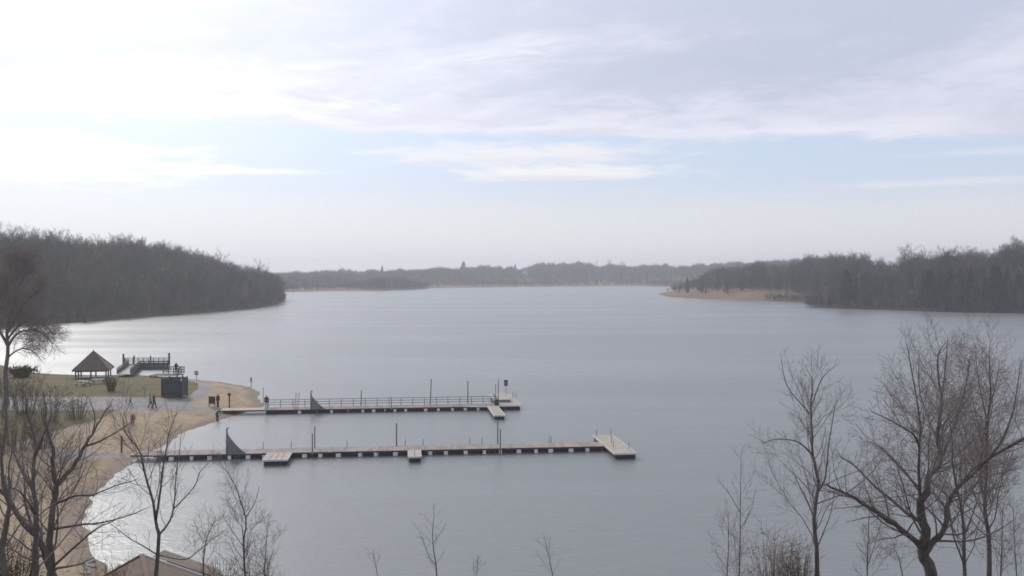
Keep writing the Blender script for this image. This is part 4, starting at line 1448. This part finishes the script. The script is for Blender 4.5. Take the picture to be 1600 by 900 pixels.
# ------------------------------------------------------------------ signs, posts and boards on the shore
def post_sign(name, px, ybase, ytop, label, cat, bw=.0, bh=.0, pm=GALV, bm2=None, w=.09, both=False, group=None, yb=None):
    p = hit(px, ybase)
    k = p.y / F
    h = (ybase - ytop) * k
    e = empty(name, p, label, cat, group)
    MB().bar((0, 0, -.3), (0, 0, h), w).build('post', pm, e)
    if bw:
        MB().box((0, -w / 2 - .02, h - bh / 2 + .05), (bw, .03, bh)).build('board', bm2, e)
    return e


GREYSIGN = mat('grey_sign', (0.33, 0.345, 0.36), (0.28, 0.29, 0.30), .5, 3)
post_sign('sign', 307, 594.5, 580, 'small grey square sign on a post behind the curved path', 'sign', .65, .7, GALV, GREYSIGN)
post_sign('sign', 392.5, 606.5, 590, 'narrow grey sign on a post near the tip of the sand spit', 'sign', .3, .75, GALV, GREYSIGN, .08)
post_sign('marker_pole', 411.5, 631.5, 605, 'thin pale pole at the shore end of the railed dock', 'pole', pm=GALV, w=.06)
post_sign('wooden_post', 358.5, 638, 614.5, 'brown wooden post with a short crosspiece on the sand beside the notice board', 'post', .45, .4, BROWNWOOD, BROWNWOOD, .16)
post_sign('wooden_post', 190, 707, 681, 'dark wooden post standing alone on the beach', 'post', pm=DARKWOOD, w=.14)
post_sign('sign', 226, 621, 604, 'thin post with a pale blue-grey sign in the middle of the lawn', 'sign', .6, .55, GALV, mat('pale_sign', (0.36, 0.40, 0.42), (0.3, 0.33, 0.35), .5, 3), .08)
p = hit(331, 635)
e = empty('notice_board', p, 'dark reddish brown notice board on two legs on the sand', 'notice board')
k = p.y / F
MB().box((0, 0, 1.05 * .75), (.82, .07, .9)).build('board', mat('maroon_board', (0.10, 0.055, 0.045), (0.075, 0.042, 0.036), .8, 3), e)
MB().box((0, 0, 1.29), (.95, .2, .07)).build('cap', BROWNWOOD, e)
for s_ in (-.38, .38):
    MB().bar((s_, .06, -.2), (s_, .06, 1.2), .09).build('leg', BROWNWOOD, e)


# ------------------------------------------------------------------ people
def person(pos, rz, label, top, legs, hair, pose='stand', scale=1.0, group=None, top_name='jacket', hat=None):
    e = empty('person', pos, label, 'person', group, rz)
    e.scale = (scale,) * 3
    V = Vector
    # joints; the figure faces -Y
    J = dict(hip=V((0, 0, .93)), waist=V((0, 0, 1.08)), chest=V((0, .0, 1.3)), neck=V((0, .0, 1.47)), head=V((0, -.02, 1.61)))
    for s, n in ((-1, 'r'), (1, 'l')):
        J['hp' + n] = V((s * .095, 0, .9))
        J['kn' + n] = V((s * .105, -.02, .49))
        J['an' + n] = V((s * .11, .02, .08))
        J['to' + n] = V((s * .13, -.15, .035))
        J['sh' + n] = V((s * .19, 0, 1.40))
        J['el' + n] = V((s * .25, .02, 1.12))
        J['wr' + n] = V((s * .25, -.07, .88))
    if pose == 'walk':
        J['knl'] = V((.1, -.16, .5)); J['anl'] = V((.1, -.24, .1)); J['tol'] = V((.11, -.41, .06))
        J['knr'] = V((-.1, -.02, .48)); J['anr'] = V((-.1, .25, .13)); J['tor'] = V((-.11, .11, .03))
        J['ell'] = V((.25, .12, 1.13)); J['wrl'] = V((.24, .1, .9))
        J['elr'] = V((-.25, -.06, 1.13)); J['wrr'] = V((-.22, -.25, .96))
    elif pose == 'lean':
        J['ell'] = V((.26, -.14, 1.16)); J['wrl'] = V((.18, -.36, 1.13))
        J['elr'] = V((-.26, -.14, 1.16)); J['wrr'] = V((-.18, -.36, 1.13))
    elif pose == 'crouch':
        J.update(hip=V((0, .12, .42)), waist=V((0, .08, .55)), chest=V((0, -.06, .74)), neck=V((0, -.15, .88)), head=V((0, -.23, 1.0)))
        for s, n in ((-1, 'r'), (1, 'l')):
            J['hp' + n] = V((s * .1, .12, .40)); J['kn' + n] = V((s * .16, -.26, .50)); J['an' + n] = V((s * .12, .02, .1)); J['to' + n] = V((s * .14, -.16, .035))
            J['sh' + n] = V((s * .18, -.11, .82)); J['el' + n] = V((s * .24, -.32, .62)); J['wr' + n] = V((s * .12, -.46, .42))
    elif pose == 'bend':
        J.update(hip=V((0, .1, .88)), waist=V((0, .04, 1.0)), chest=V((0, -.14, 1.14)), neck=V((0, -.29, 1.23)), head=V((0, -.41, 1.3)))
        for s, n in ((-1, 'r'), (1, 'l')):
            J['hp' + n] = V((s * .095, .1, .86))
            J['sh' + n] = V((s * .185, -.22, 1.19)); J['el' + n] = V((s * .22, -.3, .92)); J['wr' + n] = V((s * .15, -.4, .70))
    body = MB()
    c = body.capsule
    c(J['hip'] + V((-.06, 0, 0)), J['hip'] + V((.06, 0, 0)), .12, .12)
    c(J['hip'], J['waist'], .13, .12)
    c(J['waist'], J['chest'], .12, .14)
    c(J['shl'], J['shr'], .075, .075)
    c(J['chest'], J['neck'], .12, .065)
    c(J['neck'], J['head'], .055, .055)
    hd = J['head']
    f = V((0, -1, 0)) if pose in ('stand', 'walk', 'lean') else V((0, -.85, -.5)).normalized()
    upv = V((1, 0, 0)).cross(f) * -1
    if upv.z < 0:
        upv = -upv
    c(hd - upv * .045 + f * .012, hd + upv * .045 - f * .012, .078, .092)
    c(hd - upv * .085 + f * .03, hd - upv * .05 + f * .02, .045, .06)              # jaw
    c(hd + f * .085 + upv * .01, hd + f * .11 - upv * .03, .012, .018, 6)             # nose
    c(hd + f * .08 - upv * .062 + V((-.02, 0, 0)), hd + f * .08 - upv * .062 + V((.02, 0, 0)), .012, .012, 6)   # lips
    for s in (-1, 1):
        c(hd + V((s * .09, 0, 0)) - upv * .025, hd + V((s * .092, 0, 0)) + upv * .02, .014, .016, 6)    # ears
    for n, s in (('r', -1), ('l', 1)):
        c(J['hp' + n], J['kn' + n], .09, .058)
        c(J['kn' + n], J['an' + n], .056, .038)
        c(J['an' + n] + V((0, .03, -.03)), J['to' + n], .042, .035)
        c(J['sh' + n], J['el' + n], .052, .042)
        c(J['el' + n], J['wr' + n], .041, .028)
        d = (J['wr' + n] - J['el' + n]).normalized()
        side = V((s, 0, 0))
        fw = d.cross(side).normalized()
        pm = J['wr' + n] + d * .075
        c(J['wr' + n], pm, .027, .036)
        for q, ln in enumerate((.07, .078, .072, .055)):
            b0 = pm + fw * (.03 - q * .02) + d * .01
            b1 = b0 + d * ln * .55
            c(b0, b1, .0105, .010, 6)
            c(b1, b1 + (d * .7 - side * .7) * ln * .5, .010, .008, 6)
        t0 = J['wr' + n] + d * .03 + fw * .028
        c(t0, t0 + (d * .6 + fw * .7) * .045, .012, .011, 6)
        c(t0 + (d * .6 + fw * .7) * .045, t0 + (d * .95 + fw * .6) * .075, .011, .009, 6)

    def rm_(o, v):
        md = o.modifiers.new('skin_over', 'REMESH')
        md.mode = 'VOXEL'
        md.voxel_size = v
        md.use_smooth_shade = True
        return o
    rm_(body.build('body', SKIN, e), .008)
    jk = MB()
    g = .022
    jk.capsule(J['hip'] + V((-.07, 0, -.02)), J['hip'] + V((.07, 0, -.02)), .12 + g, .12 + g)
    jk.capsule(J['hip'], J['waist'], .135 + g, .125 + g)
    jk.capsule(J['waist'], J['chest'], .125 + g, .145 + g)
    jk.capsule(J['shl'], J['shr'], .075 + g, .075 + g)
    jk.capsule(J['chest'], J['neck'] - (J['neck'] - J['chest']) * .12, .12 + g, .06 + g)
    for n in 'rl':
        jk.capsule(J['sh' + n], J['el' + n], .054 + g, .046 + g)
        jk.capsule(J['el' + n], J['el' + n].lerp(J['wr' + n], .92), .046 + g, .036 + g * .6)
    rm_(jk.build(top_name, top, e), .012)
    tr = MB()
    g = .014
    tr.capsule(J['hip'] + V((-.065, 0, -.04)), J['hip'] + V((.065, 0, -.04)), .115 + g, .115 + g)
    for n in 'rl':
        tr.capsule(J['hp' + n], J['kn' + n], .09 + g, .062 + g)
        tr.capsule(J['kn' + n], J['kn' + n].lerp(J['an' + n], .95), .062 + g, .05 + g)
    rm_(tr.build('trousers', legs, e), .012)
    sh = cloth('shoe', (0.03, 0.03, 0.03))
    for n in 'rl':
        s_ = MB()
        s_.capsule(J['an' + n] + V((0, .03, -.035)), J['to' + n] + V((0, 0, .005)), .05, .042)
        s_.build('shoe', sh, e, smooth_shade=True)
    hr = MB()
    hr.capsule(hd + upv * .05 - f * .03, hd - f * .05 - upv * .02, .092, .078)
    hr.capsule(hd + upv * .075 + f * .03, hd + upv * .07 - f * .03, .055, .07)
    rm_(hr.build('cap' if hat else 'hair', hat or hair, e), .01)
    for s in (-1, 1):
        q = hd + f * .085 + V((s * .034, 0, 0)) + upv * .012
        MB().capsule(q, q + V((0, 0, .001)), .011, .011, 6).build('eye', EYE, e)
    return e


DARKHAIR = cloth('dark_hair', (0.03, 0.022, 0.018))
BROWNHAIR = cloth('brown_hair', (0.10, 0.06, 0.035))
person(dock_thing(ff, 416.5, 1.2, .56), math.radians(20), 'person in maroon top and pale trousers at the shore end of the railed dock', cloth('maroon', (0.10, 0.045, 0.05)), cloth('stone', (0.42, 0.42, 0.42)), DARKHAIR, 'stand', 1.0)
person(hit(340.5, 636), math.radians(-30), 'person in dark red clothes standing beside the notice board', cloth('dark_red', (0.085, 0.035, 0.035)), cloth('black', (0.03, 0.03, 0.035)), DARKHAIR)
person(hit(339.5, 657.5), math.radians(60), 'person in a blue jacket bending down at the water edge', cloth('blue', (0.06, 0.13, 0.2)), cloth('navy', (0.05, 0.075, 0.10)), DARKHAIR, 'bend', .95)
person(hit(234.8, 637), math.radians(80), 'person in a light grey-green jacket walking in a pair on the path', cloth('grey_green', (0.30, 0.35, 0.34)), cloth('grey', (0.14, 0.15, 0.16)), BROWNHAIR, 'walk')
person(hit(240.5, 637.5), math.radians(84), 'person in dark clothes walking just right of the one in light grey-green', cloth('charcoal', (0.045, 0.05, 0.055)), cloth('black', (0.03, 0.03, 0.035)), DARKHAIR, 'walk', 1.02)
person(hit(204, 633), math.radians(-70), 'person in a pale pink top on the grey path left of the walking pair', cloth('pale_pink', (0.62, 0.42, 0.40)), cloth('grey', (0.14, 0.15, 0.16)), BROWNHAIR, 'walk', .85)
person(hit(206.5, 661), math.radians(40), 'person in a purple-pink jacket crouching on the sand', cloth('magenta', (0.32, 0.12, 0.24)), cloth('mauve', (0.22, 0.16, 0.2)), BROWNHAIR, 'crouch')
person(dp + Vector((0, .1, 0)), math.radians(180), 'person in black at the railing of the fishing deck', cloth('black', (0.03, 0.03, 0.035)), cloth('dark_grey', (0.05, 0.05, 0.055)), DARKHAIR, 'lean', 1.12)

# ------------------------------------------------------------------ brown-roofed building at the bottom left
bd = 44.0
bp_ = P(222, 868, bd)
g0 = gz(bp_.x, bd)
e = empty('beach_house', (bp_.x, bd, g0), 'brown-roofed beach building at the bottom left edge with a white roof edge', 'building', None, math.radians(24))
az_ = bp_.z - g0
HOUSEROOF = mat('warm_brown_shingles', (0.185, 0.135, 0.105), (0.13, 0.095, 0.075), 0.9, 1.6, stretch=(1, 1, 4), bump=0.4)
# local frame: ridge runs toward the camera (-Y); gable end faces the lake (+Y)
hw, ln = 3.6, 9.0
ez = az_ - 1.75
rf = MB()
t_ = .14
for s_ in (-1, 1):
    rf.prism([(0, 0, az_), (s_ * hw, 0, ez), (s_ * hw, 0, ez - t_), (0, 0, az_ - t_)], (0, -ln, 0))
ro = rf.build('roof', HOUSEROOF, e)
for s_, m_ in ((-1, BROWNWOOD), (1, WHITEPAINT)):
    MB().bar((s_ * .02, .05, az_ - .04), (s_ * hw, .05, ez - .04), .09, .2).build('fascia', m_, ro)
gt = MB()
for s_ in (-1, 1):
    gt.bar((s_ * (hw + .06), 0.1, ez - .06), (s_ * (hw + .06), -ln, ez - .06), .12, .13)
gt.build('gutter', WHITEPAINT, ro)
MB().bar((0, .1, az_ + .03), (0, -ln, az_ + .03), .22, .06).build('ridge_cap', HOUSEROOF, ro)
wl = MB()
wl.prism([(-hw + .5, -.5, 0), (hw - .5, -.5, 0), (hw - .5, -.5, ez - .02), (0, -.5, az_ - .32), (-hw + .5, -.5, ez - .02)], (0, -ln + 1.0, 0))
wo = wl.build('wall', BUFFWALL, e)
# lower side wing whose roof shows beyond the white edge
rf = MB()
for s_ in (-1, 1):
    rf.prism([(1.1, 0, az_ - .40), (1.1 + s_ * 2.6, 0, az_ - .40 - 1.75 * 2.6 / 3.6), (1.1 + s_ * 2.6, 0, az_ - .52 - 1.75 * 2.6 / 3.6), (1.1, 0, az_ - .52)], (0, 1.9, 0))
for v_ in range(len(rf.v)):
    rf.v[v_] = (rf.v[v_][0], rf.v[v_][1] + .12, rf.v[v_][2])
wr_ = rf.build('rear_roof', mat('tan_shingles', (0.22, 0.175, 0.13), (0.165, 0.13, 0.10), .9, 1.6, stretch=(1, 1, 4), bump=.4), e)
wl = MB()
wl.box((1.1, 1.0, (ez - .55) / 2), (4.4, 1.5, ez - .55))
wl.build('rear_wall', BUFFWALL, e)
for x in (-1.6, 1.6):
    w_ = MB().box((x, -.47, 1.3), (1.0, .05, .9)).build('window', WHITEPAINT, e)
    MB().box((x, -.44, 1.3), (.84, .02, .74)).build('pane', DARKGLASS, w_)
MB().box((0, -.47, 1.0), (1.0, .06, 2.0)).build('door', BROWNWOOD, e)

# stones at the foot of the beach beside the building
rng = random.Random(77)
for i in range(9):
    px, py, sz = rng.uniform(92, 148), rng.uniform(877, 897), rng.uniform(.08, .2)
    p = hit(px, py)
    bm = bmesh.new()
    bmesh.ops.create_icosphere(bm, subdivisions=2, radius=sz)
    for v in bm.verts:
        n = v.co.normalized()
        q = 1 + .22 * math.sin(n.x * 5 + i) * math.cos(n.y * 4 + i * 2) + rng.uniform(-.08, .08)
        v.co = Vector((v.co.x * q * 1.3, v.co.y * q, v.co.z * q * .55))
    me = bpy.data.meshes.new('stone')
    bm.to_mesh(me)
    bm.free()
    me.materials.append(STONE if i % 3 else mat('pale_stone', (0.5, 0.5, 0.5), (0.34, 0.34, 0.35), .9, 3, bump=.5))
    o = bpy.data.objects.new('stone', me)
    COL.objects.link(o)
    o.location = p + Vector((0, 0, sz * .2))
    o.rotation_euler = (0, 0, rng.random() * 6)
    tag(o, 'one of the small grey and white stones strewn on the sand at the bottom left', 'stone', 'stones by the beach building')


# ------------------------------------------------------------------ small far buildings
def far_house(px, ybase, d, w, h, wallm, roofm, label):
    p = hit(px, ybase)
    e = empty('house', p, label, 'house', None)
    hh = h
    MB().box((0, 0, hh / 2 - .5), (w, w * .7, hh + 1)).build('wall', wallm, e)
    MB().prism([(-w * .56, -w * .42, hh), (-w * .56, w * .42, hh), (-w * .56, 0, hh + w * .3)], (w * 1.12, 0, 0)).build('roof', roofm, e)
    for s_ in (-.25, .25):
        MB().box((s_ * w, -w * .35 - .03, hh * .72), (w * .16, .06, h * .28)).build('window', DARKGLASS, e)
    return e


far_house(995, 439, 1425, 3.0, 3.0, WHITEPAINT, WHITEPAINT, 'small bright white building on the far shore, right of centre')
far_house(820, 434, 1560, 9, 9.5, PALETRIM, SLATE, 'pale house among the far trees straight across the lake')
far_house(706, 435, 1440, 4, 6.0, WHITEPAINT, SLATE, 'tiny white house above the far shore left of centre')

# ------------------------------------------------------------------ haze
hz = MB()
hz.box((0, 0, 31.5), (7400, 7400, 75))
ho = hz.build('haze', None or bpy.data.materials.new('haze_air'))
ho['kind'] = 'stuff'
ho['label'] = 'thin pale haze lying over the lake and the far woods'
hm = ho.data.materials[0]
hm.use_nodes = True
nt = hm.node_tree
nt.nodes.clear()
out = nt.nodes.new('ShaderNodeOutputMaterial')
pv = nt.nodes.new('ShaderNodeVolumePrincipled')
pv.inputs['Color'].default_value = (0.765, 0.79, 0.845, 1)
pv.inputs['Density'].default_value = 0.00034
pv.inputs['Anisotropy'].default_value = 0.35
nt.links.new(pv.outputs[0], out.inputs['Volume'])

# ------------------------------------------------------------------ sky, sun
SUN_AZ, SUN_EL = math.radians(-30), math.radians(31.5)
S = Vector((math.sin(SUN_AZ) * math.cos(SUN_EL), math.cos(SUN_AZ) * math.cos(SUN_EL), math.sin(SUN_EL)))
w = bpy.data.worlds.new('World')
scene.world = w
w.use_nodes = True
t = NT(w.node_tree)
bg = w.node_tree.nodes['Background']
sky = t.n('ShaderNodeTexSky', sky_type='NISHITA')
sky.sun_disc = False
sky.sun_elevation = SUN_EL
sky.sun_rotation = SUN_AZ
sky.air_density = 1.0
sky.dust_density = 1.5
sky.ozone_density = 1.5
dirv = t.n('ShaderNodeTexCoord').outputs['Generated']
sep = t.n('ShaderNodeSeparateXYZ')
t.link(dirv, sep.inputs[0])
X_, Y_, Z_ = sep.outputs
azn = t.m('ARCTAN2', X_, Y_)
hyp = t.m('SQRT', t.m('ADD', t.m('MULTIPLY', X_, X_), t.m('MULTIPLY', Y_, Y_)))
el = t.m('ARCTAN2', Z_, hyp)
# noises: wide, flat streaks that lean a little
v1 = t.xyz(t.m('ADD', azn, t.m('MULTIPLY', el, -1.2)), t.m('MULTIPLY', t.m('SUBTRACT', el, t.m('MULTIPLY', azn, 0.12)), 4.5), 0.3)
nA = t.noise(v1, 2.6, 6, 0.52, 0.5)
v2 = t.xyz(azn, t.m('MULTIPLY', el, 7.0), 5.3)
nB = t.noise(v2, 5.0, 6, 0.6, 0.4)
v3 = t.xyz(azn, t.m('MULTIPLY', el, 2.2), 9.1)
nC = t.noise(v3, 16.0, 5, 0.62, 0.3)
nD = t.noise(t.xyz(azn, t.m('MULTIPLY', el, 5.5), 2.7), 11.0, 7, 0.66, 0.8)
nDc = t.m('SUBTRACT', nD, 0.5)
nAc, nBc, nCc = (t.m('SUBTRACT', n, 0.5) for n in (nA, nB, nC))


def PXA(px):
    return math.atan((px - CX) / F)


def PYE(py, px=800):
    return math.atan((HY - py) / F * math.cos(PXA(px)))


def blob(px, py, rx, ry, k, a=0.0, b=0.55, nn=None):
    ex = t.m('DIVIDE', t.m('SUBTRACT', azn, PXA(px)), rx / F)
    ey = t.m('DIVIDE', t.m('SUBTRACT', el, PYE(py, px)), ry / F)
    r = t.m('SQRT', t.m('ADD', t.m('MULTIPLY', ex, ex), t.m('MULTIPLY', ey, ey)))
    v = t.m('ADD', t.m('SUBTRACT', 1.0, r), t.m('MULTIPLY', nDc, k * 1.9))
    return t.ss(v, a - 0.1, b + 0.25)


glow = t.n('ShaderNodeVectorMath', operation='DOT_PRODUCT')
t.link(dirv, glow.inputs[0])
glow.inputs[1].default_value = S
gl = t.m('MAXIMUM', glow.outputs['Value'], 0.0)
g1 = t.m('POWER', gl, 6.0)
g2 = t.m('POWER', gl, 14.0)


def sc(c, k):
    return tuple(x * k for x in c)


K = 10.0          # cloud radiance is written for a Background strength of 0.1
base = sky.outputs[0]
# pale blue of the open sky, washed by high thin cloud
vm = t.n('ShaderNodeVectorMath', operation='SCALE')
t.link(base, vm.inputs[0])
vm.inputs['Scale'].default_value = 1.0
wash = t.mix(0.92, vm.outputs[0], sc((0.42, 0.57, 0.81), K))
# pale horizon
hzn = t.m('MAXIMUM', t.m('EXPONENT', t.m('MULTIPLY', t.m('MAXIMUM', el, 0.0), -9.0)), t.m('MULTIPLY', t.ss(t.m('ADD', el, t.m('MULTIPLY', nDc, 0.03)), 0.138, 0.045), 0.9))
wash = t.mix(t.m('MULTIPLY', hzn, 1.0, clamp=True), wash, sc((0.715, 0.71, 0.72), K))
# cloud deck
edge = t.m('ADD', t.m('ADD', el, t.m('MULTIPLY', azn, 0.030)), t.m('ADD', t.m('MULTIPLY', nBc, 0.020), t.m('MULTIPLY', nDc, 0.024)))
deck = t.ss(edge, 0.139, 0.151)
tone = t.ss(t.m('ADD', nA, t.m('ADD', t.m('MULTIPLY', nCc, 0.22), t.m('MULTIPLY', nDc, 0.22))), 0.42, 0.70)
dk = t.mix(tone, sc((0.49, 0.525, 0.655), K), sc((0.69, 0.695, 0.81), K))
# whiter rim where the deck thins at its lower edge
rimw = t.m('MULTIPLY', t.ss(edge, 0.128, 0.146), t.ss(edge, 0.168, 0.146))
dk = t.mix(t.m('MULTIPLY', rimw, 0.38), dk, sc((0.86, 0.84, 0.87), K))
c = t.mix(t.m('MULTIPLY', deck, 0.96), wash, dk)
# separate bars and puffs below the deck
for args, amt, colr in (((1090, 115, 400, 80, 1.5), 0.8, (0.47, 0.51, 0.635)), ((520, 186, 480, 15, 1.2), 0.65, (0.58, 0.59, 0.72)), ((90, 148, 270, 24, 1.3), 0.7, (0.47, 0.60, 0.80)),
                        ((835, 240, 250, 26, 1.4), 0.9, (0.77, 0.76, 0.785)), ((880, 270, 190, 15, 1.3), 0.9, (0.82, 0.81, 0.82)), ((860, 278, 110, 6, 1.2), 0.55, (0.64, 0.645, 0.69)), ((800, 250, 130, 6, 1.2), 0.4, (0.64, 0.645, 0.69)), ((905, 207, 130, 9, 1.2), 0.7, (0.58, 0.60, 0.68)),
                        ((90, 250, 210, 48, 1.3), 0.95, (0.86, 0.86, 0.89)), ((360, 266, 170, 7, 1.1), 0.75, (0.93, 0.93, 0.96)), ((140, 287, 110, 10, 1.1), 0.6, (0.60, 0.66, 0.82)),
                        ((1480, 285, 220, 7, 1.4), 0.42, (0.80, 0.79, 0.81)), ((1560, 236, 160, 7, 1.2), 0.3, (0.82, 0.80, 0.83)), ((250, 160, 330, 26, 1.5), 0.75, (0.86, 0.86, 0.89))):
    c = t.mix(t.m('MULTIPLY', blob(*args), amt), c, sc(colr, K))
# the sun behind the cloud brightens the upper left
add = t.n('ShaderNodeMix', data_type='RGBA', blend_type='ADD')
add.inputs[0].default_value = 1.0
t.link(c, add.inputs[6])
gsum = t.m('ADD', t.m('MULTIPLY', g1, 0.17 * K), t.m('MULTIPLY', g2, 0.64 * K))
gc = t.n('ShaderNodeVectorMath', operation='SCALE')
gc.inputs[0].default_value = (1.0, 0.985, 0.96)
t.link(gsum, gc.inputs['Scale'])
t.link(gc.outputs[0], add.inputs[7])
t.link(add.outputs[2], bg.inputs['Color'])
bg.inputs['Strength'].default_value = 0.1

sl_ = bpy.data.lights.new('sun', 'SUN')
sl_.energy = 2.0
sl_.angle = math.radians(12)
sl_.color = (1.0, 0.95, 0.88)
so = bpy.data.objects.new('sun', sl_)
COL.objects.link(so)
so.rotation_euler = S.to_track_quat('Z', 'Y').to_euler()

# ------------------------------------------------------------------ camera and render
cam = bpy.data.cameras.new('camera')
cam.sensor_width = 36
cam.lens = 36 * F / 1600
cam.shift_y = -(450 - HY) / 1600
cam.clip_start = 0.2
cam.clip_end = 12000
co = bpy.data.objects.new('camera', cam)
COL.objects.link(co)
co.location = (0, 0, H)
co.rotation_euler = (math.radians(90), 0, 0)
scene.camera = co
scene.render.engine = 'CYCLES'
scene.view_settings.view_transform = 'Standard'
scene.view_settings.look = 'None'
scene.view_settings.exposure = 0.18
scene.view_settings.gamma = 1.0
cy = scene.cycles
cy.use_denoising = True
cy.max_bounces = 6
cy.volume_bounces = 1
cy.diffuse_bounces = 2
cy.glossy_bounces = 2
cy.transparent_max_bounces = 4
cy.sample_clamp_indirect = 4
cy.filter_width = 1.7
